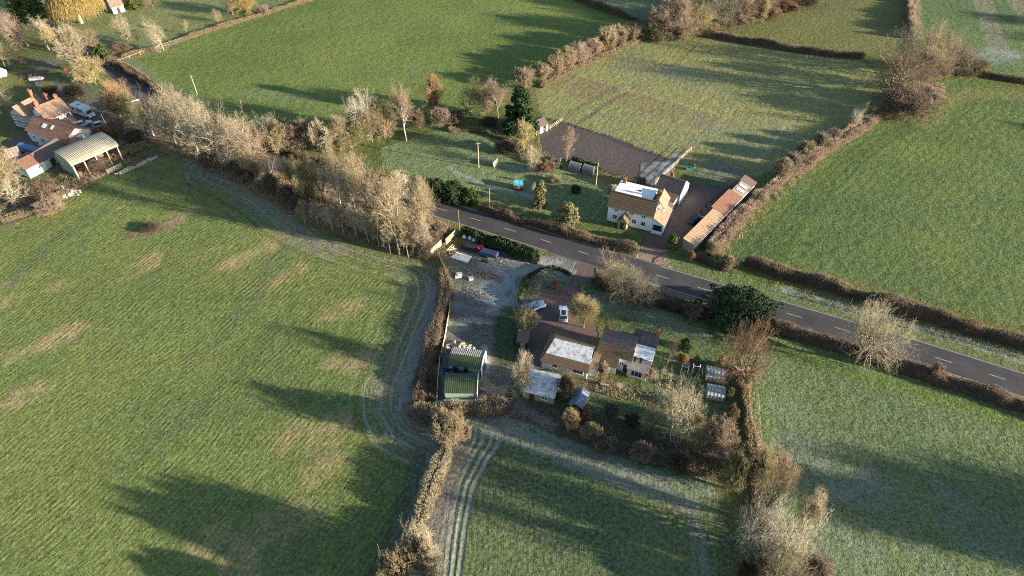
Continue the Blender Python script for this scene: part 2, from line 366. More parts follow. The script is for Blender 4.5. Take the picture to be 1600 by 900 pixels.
# --- the mown paddock
for px, a in (([(885,118),(968,140),(922,157),(850,135)],.9),([(965,148),(985,140),(1135,183),(1110,205),(1060,195),(950,160)],.85)):
    m = inpoly(W(px)); blend(m*a*.75, (0.175,0.145,0.078), 0.1)
for ln, wd, c, a in (([(1014,120),(960,155),(905,192)],0.9,(0.10,0.09,0.06),.8),([(970,135),(925,155),(880,185)],0.8,(0.11,0.10,0.07),.6),([(905,118),(1000,145),(1135,182)],0.5,(0.27,0.24,0.13),.8),([(960,160),(1040,190),(1100,210)],0.4,(0.25,0.22,0.12),.7),([(890,118),(968,138)],0.5,(0.08,0.07,0.05),.6),([(1090,70),(1060,95),(1030,112)],0.7,(0.09,0.10,0.05),.5)):
    strip(ln, wd, c, a, 0.1)
patch(930,155,2.0,1.2,0,(0.10,0.08,0.06),.9)
patch(1000,110,30,6,-8,(0.14,0.145,0.08),.5,.35,inside=f5)
patch(1230,225,22,9,-20,(0.12,0.14,0.07),.5,.35,inside=f5)
strip([(850,128),(905,100),(1005,58)], 3.0, (0.34,0.235,0.13), 0.75, 0.1)
for ln in ([(965,148),(1014,120)],[(1110,205),(1150,168)],[(860,160),(905,118)],[(1060,195),(1120,130)],[(1180,255),(1260,160)]): strip(ln, .6, (0.27,0.25,0.13), .6, .1)
# --- large upper field
for p in [(430,150,16,3,-10,.35),(660,105,12,5,0,.3)]: patch(p[0], p[1], p[2], p[3], p[4], (0.13,0.165,0.07), p[5], .3)
for ln in ([(460,0),(455,40),(462,120)],[(512,0),(520,60),(520,90)]): strip(ln, 0.8, (0.09,0.12,0.045), .5)
strip([(190,95),(260,145),(330,172)], 4, (0.11,0.15,0.07), 0.5, 0.3, soft=3)
# --- far right field
for ln, wd in (([(1530,-10),(1548,40),(1562,85)],5),([(1580,-10),(1620,60)],4)): strip(ln, wd, (0.155,0.15,0.09), .8, .2, soft=1.5)
patch(1555,85,9,5,0,(0.13,0.15,0.11),.7,.7)
strip([(1432,-10),(1436,30),(1440,60)], 1.6, (0.28,0.235,0.13), .7)
# --- upper park
strip([(150,105),(175,92),(215,82)], 7, (0.24,0.17,0.11), .7, .1, soft=2)
patch(275,15,8,3,10,(0.2,0.19,0.12),.5,.3); patch(262,80,4,1.5,0,(0.22,0.17,0.10),.8)
strip([(255,72),(330,48),(420,20),(485,0)], 2.0, (0.27,0.21,0.11), .8)
strip([(300,52),(350,38),(420,14)], 2.2, (0.20,0.14,0.09), .6)
# --- verges, belt floor, scrub floor
belt = inpoly(W([(225,195),(300,205),(420,262),(560,305),(665,338),(690,352),(720,372),(700,400),(670,410),(560,380),(470,345),(390,298),(300,248),(235,240)]))
blend(belt*0.9, (0.15,0.105,0.072), 0.1, 1.5); FIELD['belt'] = ('woodland_floor', belt)
for p in [(350,255,6,2,-25),(420,290,7,2,-25),(300,230,5,2,-20)]: patch(*p, (0.075,0.09,0.045), .7)
patch(690,372,4,3,0,(0.05,0.06,0.035),.8)
strip([(672,300),(800,340),(960,392)], 3.4, (0.085,0.135,0.032), 0.85, 0.05, 1.2)
strip([(1045,415),(1100,432),(1200,460),(1400,515),(1600,572),(1700,600)], 6.5, (0.095,0.135,0.04), 0.85, 0.15, 1.4)
strip([(1230,455),(1400,500),(1600,560)], 2.2, (0.13,0.14,0.08), 0.6, 0.6, 1.2)
strip([(940,425),(1045,452),(1110,475)], 3.0, (0.19,0.135,0.095), 0.8, 0.1, 1.3)
strip([(1200,502),(1300,534),(1450,580),(1640,640)], 2.2, (0.19,0.165,0.085), 0.75, 0.2, 1.2)
strip([(690,338),(740,356),(800,382)], 1.6, (0.16,0.17,0.06), 0.8, 0.1, 1.2)
strip([(1010,400),(1030,404)], 4, (0.27,0.20,0.15), .8, .1)
strip([(965,420),(1012,408),(1040,425)], 3.4, (0.26,0.19,0.145), .85, .1)
# garden north of the road
for ln in ([(735,245),(800,262),(860,275)],[(700,262),(760,290),(850,312)]): strip(ln, 1.0, (0.14,0.16,0.09), .5, .8)
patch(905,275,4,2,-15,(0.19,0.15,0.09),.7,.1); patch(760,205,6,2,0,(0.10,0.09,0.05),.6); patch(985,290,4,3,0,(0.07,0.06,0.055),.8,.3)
strip([(700,195),(760,205),(800,225)], 3, (0.13,0.12,0.05), .7, .1)
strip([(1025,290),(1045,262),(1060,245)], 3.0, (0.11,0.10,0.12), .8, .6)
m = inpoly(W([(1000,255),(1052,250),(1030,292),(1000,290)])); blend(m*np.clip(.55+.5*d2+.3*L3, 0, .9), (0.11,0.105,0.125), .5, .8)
patch(1120,270,9,4,-20,(0.075,0.085,0.06),.8,.3); patch(1070,265,4,1.6,0,(0.17,0.18,0.07),.7)
# yards
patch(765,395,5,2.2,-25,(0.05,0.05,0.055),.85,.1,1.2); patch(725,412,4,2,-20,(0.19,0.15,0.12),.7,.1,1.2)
patch(712,425,2.5,3.4,10,(0.11,0.15,0.045),.8,.1,1.2); patch(745,430,3,3,0,(0.14,0.12,0.09),.8,.2,1.5); patch(735,470,6,5,0,(0.09,0.085,0.08),.6,.4,1.2)
patch(712,505,2.5,2.5,0,(0.12,0.15,0.08),.8,.6); patch(790,445,4,7,10,(0.26,0.27,0.30),.8,.7); patch(850,412,6,2.2,-15,(0.26,0.27,0.30),.8,.75); patch(800,412,5,3,-15,(0.22,0.22,0.24),.7,.6); patch(765,455,2.5,5,20,(0.22,0.23,0.26),.6,.6); patch(722,450,3,2,0,(0.1,0.12,0.06),.7,.2); patch(705,470,1.6,4,0,(0.12,0.15,0.07),.7,.5); patch(745,545,3,1.5,0,(0.1,0.09,0.08),.7,.1); patch(790,410,3,1.2,-20,(0.12,0.11,0.1),.7,.1); patch(770,520,5,3,0,(0.10,0.095,0.09),.7,.1,.4)
patch(780,600,4,4,0,(0.115,0.11,0.105),.7,.1,.4); strip([(752,555),(775,560),(800,575)],1.6,(0.24,0.19,0.15),.8,.1); strip([(752,598),(770,608),(795,615)],2.0,(0.33,0.26,0.19),.8,.1)
strip([(755,545),(762,568),(758,580)],1.0,(0.35,0.33,0.31),.7,.3)
m = inpoly(W([(825,432),(862,424),(893,440),(885,452),(850,456),(818,468)])); blend(m*1., (0.075,0.10,0.04), .2, 1.4)
patch(838,448,1.5,.9,0,(0.3,0.24,0.17),.8); strip([(880,452),(896,456),(903,465)],.9,(0.26,0.15,0.12),.7)
for ln in ([(840,462),(860,470),(872,490)],[(836,520),(858,512),(880,520)]): strip(ln, .3, (0.2,0.15,0.13), .6)
strip([(796,488),(792,530),(790,562)], 3.6, (0.04,0.068,0.028), .9, .0, soft=1.2)  # grass strip beside the drive, its shade painted in as darker green
# lawn streaks and beds of the lower garden
strip([(930,470),(1010,492),(1090,520)], 2.4, (0.085,0.125,0.045), .7, .35, soft=2)
for p in [(1060,540,4,2,-15,(0.10,0.15,0.04)),(985,612,4,1.5,-10,(0.11,0.15,0.045)),(1100,640,4,2,0,(0.09,0.13,0.04)),(1020,690,4,1.5,-10,(0.10,0.13,0.04)),(1170,600,2,3,0,(0.10,0.14,0.035)),(1150,560,3,3,0,(0.12,0.12,0.035))]: patch(*p, .7, .1)
patch(935,600,6,1.6,-15,(0.14,0.105,0.07),.8,.1); patch(1075,575,3,2,0,(0.07,0.055,0.045),.8,.1); patch(1000,570,3,2,0,(0.2,0.17,0.12),.7,.1)
strip([(820,640),(880,662),(960,690),(1080,720),(1150,735)], 5.0, (0.09,0.07,0.05), .85, .1, 1.8)
strip([(805,632),(830,648),(870,668)], 1.6, (0.12,0.10,0.07), .7, .3)
strip([(640,640),(700,640),(800,636)], 3, (0.16,0.12,0.085), .8, .1)
# farmyard edges and rubbish ground
strip([(20,345),(70,320),(130,285),(200,250),(265,232)], 4.0, (0.14,0.115,0.08), .7, .1, 1.8)
m = inpoly(W([(0,300),(50,285),(120,268),(200,240),(230,235),(210,255),(130,290),(60,330),(0,345)])); blend(m*.7, (0.16,0.165,0.055), .1, 1.5)
m = inpoly(W([(100,262),(185,232),(192,250),(128,282)])); blend(m*.9, (0.24,0.16,0.11), 0, 1.6)
patch(85,300,4,2,10,(0.13,0.09,0.08),.9); patch(75,315,3,1.4,20,(0.045,0.045,0.05),.9); patch(95,296,3,1.2,20,(0.25,0.21,0.17),.8)
patch(30,125,10,5,10,(0.15,0.16,0.055),.8); patch(45,112,5,1.6,0,(0.22,0.14,0.09),.9); patch(70,100,9,3,-20,(0.11,0.10,0.085),.8,.2); patch(15,215,5,3,10,(0.13,0.14,0.05),.8)
strip([(120,130),(165,150)], 5, (0.07,0.10,0.04), .8, .2)

def ground_mat():
    m, n, b = new_mat('grassland')
    at = N(n, 'ShaderNodeAttribute'); at.attribute_name = 'col'
    af = N(n, 'ShaderNodeAttribute'); af.attribute_name = 'frost'
    al = N(n, 'ShaderNodeAttribute'); al.attribute_name = 'lump'
    ap = N(n, 'ShaderNodeAttribute'); ap.attribute_name = 'phase'
    as_ = N(n, 'ShaderNodeAttribute'); as_.attribute_name = 'strp'
    pos = N(n, 'ShaderNodeNewGeometry').outputs['Position']
    fine = noise(n, pos, 1.7, 4, 0.75); mid = noise(n, pos, 0.45, 4, 0.6); big = noise(n, pos, 0.06, 3, 0.5); grain = noise(n, pos, 5.0, 2, 0.8)
    k = mth(n, 'MULTIPLY', mrange(n, fine, 0.3, 0.7, 0.55, 1.46), mrange(n, mid, 0.3, 0.7, 0.85, 1.16))
    k = mth(n, 'MULTIPLY', k, mrange(n, grain, 0.3, 0.7, 0.72, 1.3))
    k = mth(n, 'ADD', 1.0, mth(n, 'MULTIPLY', mth(n, 'SUBTRACT', k, 1.0), mth(n, 'MINIMUM', al.outputs['Fac'], 1.0)))
    sn = mth(n, 'SINE', mth(n, 'ADD', ap.outputs['Fac'], mth(n, 'MULTIPLY', mid, 2.0)))
    sp = N(n, 'ShaderNodeSeparateXYZ'); n.links.new(pos, sp.inputs[0]); cv = N(n, 'ShaderNodeCombineXYZ')
    n.links.new(mth(n, 'MULTIPLY', ap.outputs['Fac'], 0.33), cv.inputs[0]); n.links.new(mth(n, 'MULTIPLY', mth(n, 'ADD', sp.outputs[0], sp.outputs[1]), 0.33), cv.inputs[1])
    streak = noise(n, cv.outputs[0], 1.0, 4, 0.7); mod = mrange(n, noise(n, pos, 0.12, 3, 0.6), 0.35, 0.65, 0.15, 1.1)
    ss = mth(n, 'MULTIPLY', mth(n, 'ADD', mth(n, 'MULTIPLY', mth(n, 'MULTIPLY', sn, 0.45), mod), mth(n, 'MULTIPLY', mth(n, 'SUBTRACT', streak, 0.5), 5.0)), as_.outputs['Fac'])
    k = mth(n, 'MULTIPLY', k, mth(n, 'ADD', 1.0, mth(n, 'MULTIPLY', ss, 0.30)))
    c = scalec(n, at.outputs['Color'], k)
    # hue drift between yellow and blue green
    c = mixc(n, mrange(n, big, 0.35, 0.65, 0.0, 0.35), c, mixc(n, 1.0, c, (1.25, 1.02, 0.75), 'MULTIPLY'))
    c = mixc(n, mrange(n, noise(n, pos, 0.9, 3, 0.7), 0.55, 0.75, 0.0, 0.4), c, mixc(n, 1.0, c, (1.35, 1.10, 0.9), 'MULTIPLY'))
    fs = mrange(n, mth(n, 'ADD', mth(n, 'MULTIPLY', af.outputs['Fac'], 0.75), mth(n, 'MULTIPLY', fine, 0.75)), 0.42, 0.95, 0.0, 0.8)
    c = mixc(n, fs, c, (0.30, 0.34, 0.33))
    n.links.new(c, b.inputs['Base Color']); b.inputs['Roughness'].default_value = 0.95; b.inputs['Specular IOR Level'].default_value = 0.1
    h = mth(n, 'ADD', mth(n, 'MULTIPLY', fine, 0.55), mth(n, 'ADD', mth(n, 'MULTIPLY', mid, 1.1), mth(n, 'MULTIPLY', grain, 0.16)))
    h = mth(n, 'MULTIPLY', h, al.outputs['Fac']); h = mth(n, 'ADD', h, mth(n, 'MULTIPLY', ss, 0.16))
    bp = N(n, 'ShaderNodeBump'); bp.inputs['Strength'].default_value = 0.75; bp.inputs['Distance'].default_value = 0.5
    n.links.new(h, bp.inputs['Height']); n.links.new(bp.outputs[0], b.inputs['Normal'])
    return m
M_GROUND = ground_mat()
fid = np.full(NV, -1, int); names = []
for key in ('f1','f2','f3','f4','f5','f6','f7','f8','f9','f10','f11','f13','f12','belt','y1','y2','y3','y4'):
    nm, m = FIELD[key]; fid[m] = len(names); names.append(nm)
ii = np.arange(nr-1)[:, None]*nc + np.arange(nc-1)[None, :]
Q = np.stack([ii, ii+1, ii+nc+1, ii+nc], -1).reshape(-1, 4)
fq = fid[Q[:, 0]]
ALLV = np.stack([GX, GY, np.zeros(NV)], -1)
for k in range(-1, len(names)):
    q = Q[fq == k]
    if not len(q): continue
    u, inv = np.unique(q.ravel(), return_inverse=True)
    me = fast_mesh('ground_patch' if k < 0 else names[k], ALLV[u], inv.reshape(-1, 4))
    for an, arr in (('frost', frost), ('lump', lump), ('phase', phase), ('strp', strp)):
        a = me.attributes.new(an, 'FLOAT', 'POINT'); a.data.foreach_set('value', arr[u].astype(np.float32))
    a = me.attributes.new('col', 'FLOAT_COLOR', 'POINT')
    a.data.foreach_set('color', np.concatenate([np.clip(col[u], 0.01, 1), np.ones((len(u), 1))], 1).astype(np.float32).ravel())
    o = link('grass_ground' if k < 0 else names[k], me, M_GROUND); tag(o, kind='structure')
# land beyond the surveyed grid, out to the horizon
far = mat('far_grassland', (0.11, 0.14, 0.05), 0.95, 0.3, 0.05, var2=((0.2, 0.17, 0.09), 0.01, 0.5))
g = MB(); g.add([(-4000,-4000,-0.03),(4000,-4000,-0.03),(4000,6000,-0.03),(-4000,6000,-0.03)], [(0,1,2,3)])
tag(g.build('ground', far), kind='structure')

# ------------------------------------------------------------------ the road
ROAD = [(60,28),(120,64),(165,98),(205,130),(250,165),(320,206),(405,247),(530,279),(665,319.5),(800,360),(915,396),(1040,434),(1200,481),(1395,538),(1600,602),(1760,652)]
rc = catmull(W(ROAD), 2.0)
def offset(P, o):
    t = np.gradient(P, axis=0); t /= np.linalg.norm(t, axis=1)[:, None]; n_ = np.stack([-t[:, 1], t[:, 0]], -1)
    return P + n_*o
def ribbon(P, a, b, z, name, m_):
    A = offset(P, a); B = offset(P, b); n = len(P)
    V = np.concatenate([np.c_[A, np.full(n, z)], np.c_[B, np.full(n, z)]]); i = np.arange(n-1)
    return link(name, fast_mesh(name, V, np.stack([i, i+1, i+1+n, i+n], -1)[:, ::-1]), m_)
m, n, b = new_mat('asphalt')
pos = N(n, 'ShaderNodeNewGeometry').outputs['Position']
k = mth(n, 'MULTIPLY', mrange(n, noise(n, pos, 0.25, 5, 0.7), 0.3, 0.7, 0.74, 1.26), mrange(n, noise(n, pos, 9, 3, 0.7), 0.3, 0.7, 0.85, 1.15))
q = N(n, 'ShaderNodeRGB'); q.outputs[0].default_value = (0.062, 0.060, 0.063, 1)
n.links.new(scalec(n, q.outputs[0], k), b.inputs['Base Color']); b.inputs['Roughness'].default_value = 0.85
M_ASPH = m
tag(ribbon(rc, -3.3, 3.3, 0.012, 'road', M_ASPH), kind='structure')
M_LINE = mat('worn_line_paint', (0.42, 0.40, 0.37), 0.8, 0.25, 2.0)
M_WEAR = mat('worn_asphalt', (0.058, 0.055, 0.057), 0.9, 0.15, 1.2)
def marks(polys, name, z, m_):
    g = MB()
    for A, B in polys:
        for i in range(len(A)-1): g.add([(*A[i], z), (*A[i+1], z), (*B[i+1], z), (*B[i], z)], [(0,1,2,3)])
    return tag(g.build(name, m_), kind='structure')
P = []
wx = np.array([3.02, -3.02])
gapx = [(G(940,402)[0], G(1040,420)[0])]
for sgn in (1, -1):
    A = offset(rc, sgn*2.98); B = offset(rc, sgn*3.10)
    if sgn > 0:
        keep = [i for i in range(len(A)) if not (G(975,405)[0] < A[i][0] < G(1030,420)[0])]
    else:
        keep = [i for i in range(len(A)) if not (G(868,418)[0] < A[i][0] < G(955,432)[0])]
    run = []
    for a_, b_ in zip(keep[:-1], keep[1:]):
        if b_ == a_+1: P.append((A[a_:b_+1], B[a_:b_+1]))
marks(P, 'edge_line', 0.020, M_LINE)
fine = catmull(rc[::2], 0.25); s = np.r_[0, np.cumsum(np.hypot(*np.diff(fine, axis=0).T))]
ref = np.argmin(np.hypot(fine[:, 0]-G(1228,489)[0], fine[:, 1]-G(1228,489)[1])); s0 = s[ref] % 9.0
P = []
for kx in range(0, int(s[-1]/9)+1):
    a_ = s0 + kx*9.0; idx = np.nonzero((s >= a_) & (s <= a_+3.0))[0]
    if len(idx) > 3: P.append((offset(fine, -0.07)[idx], offset(fine, 0.07)[idx]))
marks(P, 'centre_line', 0.020, M_LINE)
marks([(offset(rc, 1.15), offset(rc, 1.45))], 'road_seam', 0.017, M_WEAR)
M_PATCH = mat('darker_road_patch', (0.048, 0.046, 0.049), 0.9, 0.25, 1.0); P = []
for a_, b_, o0, o1 in ((62, 68, .4, 2.6), (88, 91, -2.9, -.6), (40, 42, .3, 2.9), (110, 118, -2.6, -1.9), (72, 74, -2.8, -1.4)):
    P.append((offset(rc, o0)[a_:b_], offset(rc, o1)[a_:b_]))
marks(P, 'road_repair', 0.015, M_PATCH)
M_DIRT = mat('verge_dirt', (0.15, 0.12, 0.085), 0.95, 0.35, 2.0); rr_ = np.random.default_rng(5)
for sgn in (1, -1):
    wv_ = 3.22 - np.abs(rr_.normal(0, .13, len(rc)))
    t_ = np.gradient(rc, axis=0); t_ /= np.linalg.norm(t_, axis=1)[:, None]; nn_ = np.stack([-t_[:, 1], t_[:, 0]], -1)
    marks([(rc + nn_*(sgn*wv_)[:, None], offset(rc, sgn*3.5))], 'road_edge_dirt', 0.016, M_DIRT)
# ------------------------------------------------------------------ trees: a few grown prototypes, copied
def seg_mesh(name, segs, sides):
    P = np.array([s[0] for s in segs]); Q_ = np.array([s[1] for s in segs]); r0 = np.array([s[2] for s in segs]); r1 = np.array([s[3] for s in segs])
    return tube_mesh(name, P, Q_, r0, r1, sides)
def tube_arrays(P, Q_, r0, r1, sides=3):
    D = Q_ - P; D /= np.linalg.norm(D, axis=1)[:, None] + 1e-9
    A = np.cross(D, np.where(np.abs(D[:, 2:3]) < 0.9, [[0, 0, 1.0]], [[1.0, 0, 0]])); A /= np.linalg.norm(A, axis=1)[:, None] + 1e-9
    B = np.cross(D, A); n = len(P); vs = []
    for base, r in ((P, r0), (Q_, r1)):
        for i in range(sides):
            t = 2*math.pi*i/sides; vs.append(base + (A*math.cos(t) + B*math.sin(t))*r[:, None])
    V = np.stack(vs, 1).reshape(-1, 3); o = np.arange(n)[:, None]*2*sides; F = []
    for i in range(sides):
        j = (i+1) % sides; F.append(np.concatenate([o+i, o+j, o+sides+j, o+sides+i], 1))
    return V, np.concatenate(F)
def tube_mesh(name, P, Q_, r0, r1, sides=3):
    V, F = tube_arrays(P, Q_, r0, r1, sides); return fast_mesh(name, V, F)
def leaf_arrays(C, size, up=0.3):
    n = len(C); a = rng.normal(size=(n, 3)); a /= np.linalg.norm(a, axis=1)[:, None]
    b_ = np.cross(a, rng.normal(size=(n, 3))); b_ /= np.linalg.norm(b_, axis=1)[:, None] + 1e-9
    s = size*rng.uniform(0.6, 1.3, (n, 1)); a *= s; b_ *= s*0.6
    V = np.stack([C-a, C+b_*0.8-a*0.1, C+a, C-b_], 1).reshape(-1, 3)
    return V, np.arange(4*n).reshape(-1, 4)
def nrm(v):
    l = math.sqrt(v[0]*v[0]+v[1]*v[1]+v[2]*v[2])+1e-9; return (v[0]/l, v[1]/l, v[2]/l)
def grow(seed, H, clear=0.25, n0=7, lean=(0.06, 0.18, 0.25, 0.3), ang=(55, 45, 42, 40), ratio=(0.62, 0.55, 0.5, 0.55), trop=(0.05, 0.12, 0.08, 0.02), kids=(3, 2, 3, 2), r=0.30, rt=0.028, stems=1, top=0.25):
    rd = random.Random(seed); S = []
    def br(p, d, L, rr, lev):
        n = (n0, 4, 3, 2, 1)[lev]
        for i in range(n):
            w_ = lean[min(lev, 3)]
            d = nrm((d[0]+rd.gauss(0, w_), d[1]+rd.gauss(0, w_), d[2]+rd.gauss(0, w_)+trop[min(lev, 3)]))
            q_ = (p[0]+d[0]*L/n, p[1]+d[1]*L/n, p[2]+d[2]*L/n)
            ra = max(rt*0.8, rr*(1-0.66*i/n)); rb = max(rt*0.5, rr*(1-0.66*(i+1)/n))
            S.append((p, q_, ra, rb, lev)); p = q_
            if lev < 4 and (lev > 0 or (i+1)/n > clear):
                for _ in range(kids[lev]):
                    t = R(ang[lev]*rd.uniform(0.6, 1.25)); az = rd.uniform(0, 2*math.pi)
                    a_ = nrm((d[1]*1-d[2]*0.3, d[2]*0.2-d[0], 0.01+d[0]*0.3-d[1]*0.2)); b_ = (d[1]*a_[2]-d[2]*a_[1], d[2]*a_[0]-d[0]*a_[2], d[0]*a_[1]-d[1]*a_[0])
                    e = nrm(tuple(d[k]*math.cos(t)+(a_[k]*math.cos(az)+b_[k]*math.sin(az))*math.sin(t) for k in range(3)))
                    if lev == 0:
                        f = (i+1)/n; k_ = ratio[0]*H*(0.55+0.9*math.sin(math.pi*min(1, (f-clear)/(1-clear)*0.8+0.15)))*(0.62)
                    else: k_ = L*ratio[lev]*(1.1-0.45*i/n)
                    br(p, e, k_*rd.uniform(0.75, 1.2), rb*0.68, lev+1)
    for s_ in range(stems):
        if stems == 1: br((0, 0, -0.2), (0, 0, 1), H*(1-top), r, 0)
        else:
            az = 2*math.pi*s_/stems+rd.uniform(-.4, .4); k = rd.uniform(0.15, 0.5)
            br((0.15*math.cos(az), 0.15*math.sin(az), -0.2), nrm((k*math.cos(az), k*math.sin(az), 1)), H*(1-top)*rd.uniform(.8, 1), r*0.5, 0)
    return S
PROTO = {}
def proto(kind, segs, bark):
    zs = np.array([s[1][2] for s in segs]); rr = np.array([math.hypot(s[1][0], s[1][1]) for s in segs])
    h = float(np.percentile(zs, 99.7)); wd = 2*float(np.percentile(rr, 96))
    t = fast_mesh_from(segs, 0, 1, 5, 'trunk'); c = fast_mesh_from(segs, 2, 9, 3, 'crown')
    t.materials.append(bark); c.materials.append(M_TWIG)
    PROTO[kind] = (t, c, h, wd)
def fast_mesh_from(segs, l0, l1, sides, nm): return seg_mesh(nm, [s for s in segs if l0 <= s[4] <= l1], sides)
proto('oak', grow(3, 12, .22, 7, ang=(62, 48, 45, 42), ratio=(.72, .6, .55, .6), kids=(3, 2, 2, 2), rt=.020, r=.44), M_BARK)
proto('oak2', grow(14, 12, .18, 7, ang=(66, 50, 48, 45), ratio=(.80, .58, .55, .6), kids=(3, 2, 2, 2), rt=.020, r=.50, lean=(.10, .22, .3, .3)), M_BARKP)
proto('ash', grow(5, 14, .34, 8, ang=(42, 40, 38, 35), ratio=(.50, .55, .52, .55), kids=(3, 2, 2, 2), rt=.018, r=.34), M_BARKP)
proto('ash2', grow(26, 14, .28, 8, ang=(38, 40, 40, 35), ratio=(.46, .55, .52, .55), kids=(3, 2, 2, 3), rt=.019, r=.28, lean=(.09, .2, .25, .3)), M_BARK)
proto('column', grow(8, 14, .08, 12, ang=(22, 22, 25, 25), ratio=(.30, .6, .55, .55), kids=(4, 2, 2, 2), rt=.026, r=.26, trop=(.02, .2, .15, .1)), M_BARK)
proto('birch', grow(9, 13, .22, 10, ang=(48, 40, 40, 40), ratio=(.24, .6, .55, .6), kids=(3, 2, 2, 2), rt=.018, r=.15), M_BARKP)
proto('ivied', grow(10, 12, .10, 8, ang=(50, 45, 45, 45), ratio=(.48, .6, .55, .6), kids=(3, 2, 3, 2), rt=.028, r=.34), M_BARKI)
proto('vase', grow(12, 8, .10, 6, ang=(34, 30, 28, 25), ratio=(.62, .6, .55, .6), kids=(4, 2, 3, 2), rt=.022, r=.17, trop=(.0, .12, .12, .1)), M_BARKP)
proto('shrub', grow(13, 4, .05, 5, ang=(40, 40, 40, 40), ratio=(.6, .6, .6, .6), kids=(2, 2, 2, 2), rt=.020, r=.10, stems=6), M_BARK)
proto('shrub2', grow(31, 4, .02, 5, ang=(30, 35, 35, 35), ratio=(.5, .6, .6, .6), kids=(2, 2, 2, 2), rt=.018, r=.08, stems=8), M_BARK)
proto('claw', grow(17, 10, .12, 5, ang=(68, 50, 45, 45), ratio=(.95, .52, .5, .5), kids=(2, 2, 2, 2), rt=.022, r=.5, lean=(.14, .28, .3, .3), trop=(.0, .10, .1, .05)), M_BARKP)
def leafy(kind, env, nclump, cr, per, lsize, H, bark=M_BARK):
    """crown of leaf clumps inside an envelope env(z 0..1) -> radius; height H"""
    C = []
    for k in range(nclump):
        z = random.uniform(0.0, 1.0); rr = env(z); a = random.uniform(0, 2*math.pi); q = rr*math.sqrt(random.uniform(0.25, 1.0))*(1+.16*math.sin(3*a+9*z+nclump)+.12*math.sin(7*a-5*z))*random.uniform(.85, 1.12)
        c0 = np.array([q*math.cos(a), q*math.sin(a), z*H]); m_ = per
        u = rng.normal(size=(m_, 3)); u /= np.linalg.norm(u, axis=1)[:, None]; u[:, 2] = np.abs(u[:, 2])*0.9-0.25
        C.append(c0 + u*cr*random.uniform(.7, 1.25)*rng.uniform(.65, 1.05, (m_, 1)))
    C = np.concatenate(C); C[:, 2] = np.maximum(C[:, 2], 0.1); V, F = leaf_arrays(C, lsize)
    c = fast_mesh('crown', V, F); c.materials.append(M_LEAF)
    S = [((0, 0, -.2), (0, 0, H*.5), .25, .16, 0), ((0, 0, H*.5), (0, 0, H*.9), .16, .05, 0)]
    for k in range(14):
        z = H*random.uniform(.12, .8); a = random.uniform(0, 6.28); q = env(z/H)*.8
        S.append(((0, 0, z), (q*math.cos(a), q*math.sin(a), z+.12*H), .07, .03, 0))
    t = seg_mesh('trunk', S, 5); t.materials.append(bark)
    PROTO[kind] = (t, c, H*1.02, 2*max(env(i/20) for i in range(21))+cr)
leafy('conifer', lambda z: 3.1*(1-z)**.75+.25, 200, .75, 60, .30, 12)
leafy('cedar', lambda z: 6.2*math.sqrt(max(0, 1-((z-.35)/.66)**2)), 190, 1.0, 95, .26, 9)
leafy('broad', lambda z: 3.6*math.sqrt(max(0, 1-((z-.45)/.58)**2)), 200, .8, 60, .24, 8)
leafy('topiary', lambda z: 1.5*math.sqrt(max(0, 1-((z-.4)/.62)**2)), 110, .38, 60, .16, 4)
leafy('spire', lambda z: 1.1*(1-z)**.5+.15, 110, .35, 60, .16, 6)
leafy('bush', lambda z: 1.7*math.sqrt(max(0, 1-((z-.3)/.72)**2)), 70, .5, 60, .15, 2.6)
# weeping willow: long hanging strands
S = [((0,0,-.2),(0,0,4),.4,.32,0)]
for k in range(9):
    a = k*.7; S += [((0,0,3.5),(2.2*math.cos(a),2.2*math.sin(a),7.5),.2,.12,0), ((2.2*math.cos(a),2.2*math.sin(a),7.5),(4.2*math.cos(a),4.2*math.sin(a),9.5),.12,.05,1)]
for k in range(6500):
    a = random.uniform(0, 6.28); q = 5.2*math.sqrt(random.random()); z = 10.5*math.sqrt(max(0.05, 1-(q/6)**2))+random.uniform(-1, .3); l = random.uniform(1.0, 3.2)
    l = min(l, z-.5); p = (q*math.cos(a), q*math.sin(a), z); e = (p[0]*1.08+random.gauss(0,.15), p[1]*1.08+random.gauss(0,.15), z-l)
    S.append((p, e, .026, .02, 3))
proto('willow', S, M_BARKP)

# colours of bare twigs and of leaves as they are in plain daylight
CR = (0.46,0.395,0.29); TN = (0.36,0.285,0.185); GY = (0.27,0.235,0.19); BR = (0.21,0.155,0.115); OL = (0.27,0.25,0.125); OR = (0.42,0.265,0.15); RD = (0.29,0.175,0.125)
PK = (0.36,0.27,0.205); GD = (0.42,0.31,0.12); YL = (0.47,0.385,0.20); DG = (0.040,0.070,0.028); MG = (0.065,0.10,0.032); LG = (0.12,0.155,0.045); DB = (0.12,0.09,0.068); WH = (0.56,0.50,0.40)
TREES = []
def px_of(bx): return bx < 760      # the hedge trees between the lower fields are the shorter ones
def tree(kind, bx, by, ty, wpx, colr, label, name='bare_tree', cat='tree', group=None, tint=1.0):
    t, c, h0, w0 = PROTO[kind]; X, Y = G(bx, by); h = max(1.0, .94*height_to(bx, by, ty)); h = min(h, 10.5 if px_of(bx) else 13.5) if by > 830 else h; wd = .96*wpx*depth_at(X, Y, h/2)/FPX
    r_ = empty(name, (X, Y, 0), random.uniform(0, 6.28)); sx = wd/w0; sz = h/h0; r_.scale = (sx, sx*random.uniform(.9, 1.1), sz)
    a = link('trunk', t, None, r_); b_ = link('crown', c, None, r_)
    v = random.uniform(.9, 1.1); v *= 1.0 if colr in (DG, MG, LG) else 0.90; b_.color = (colr[0]*v, colr[1]*v, colr[2]*v, 1); a.color = b_.color
    tag(r_, label, cat, group); TREES.append(r_); return r_

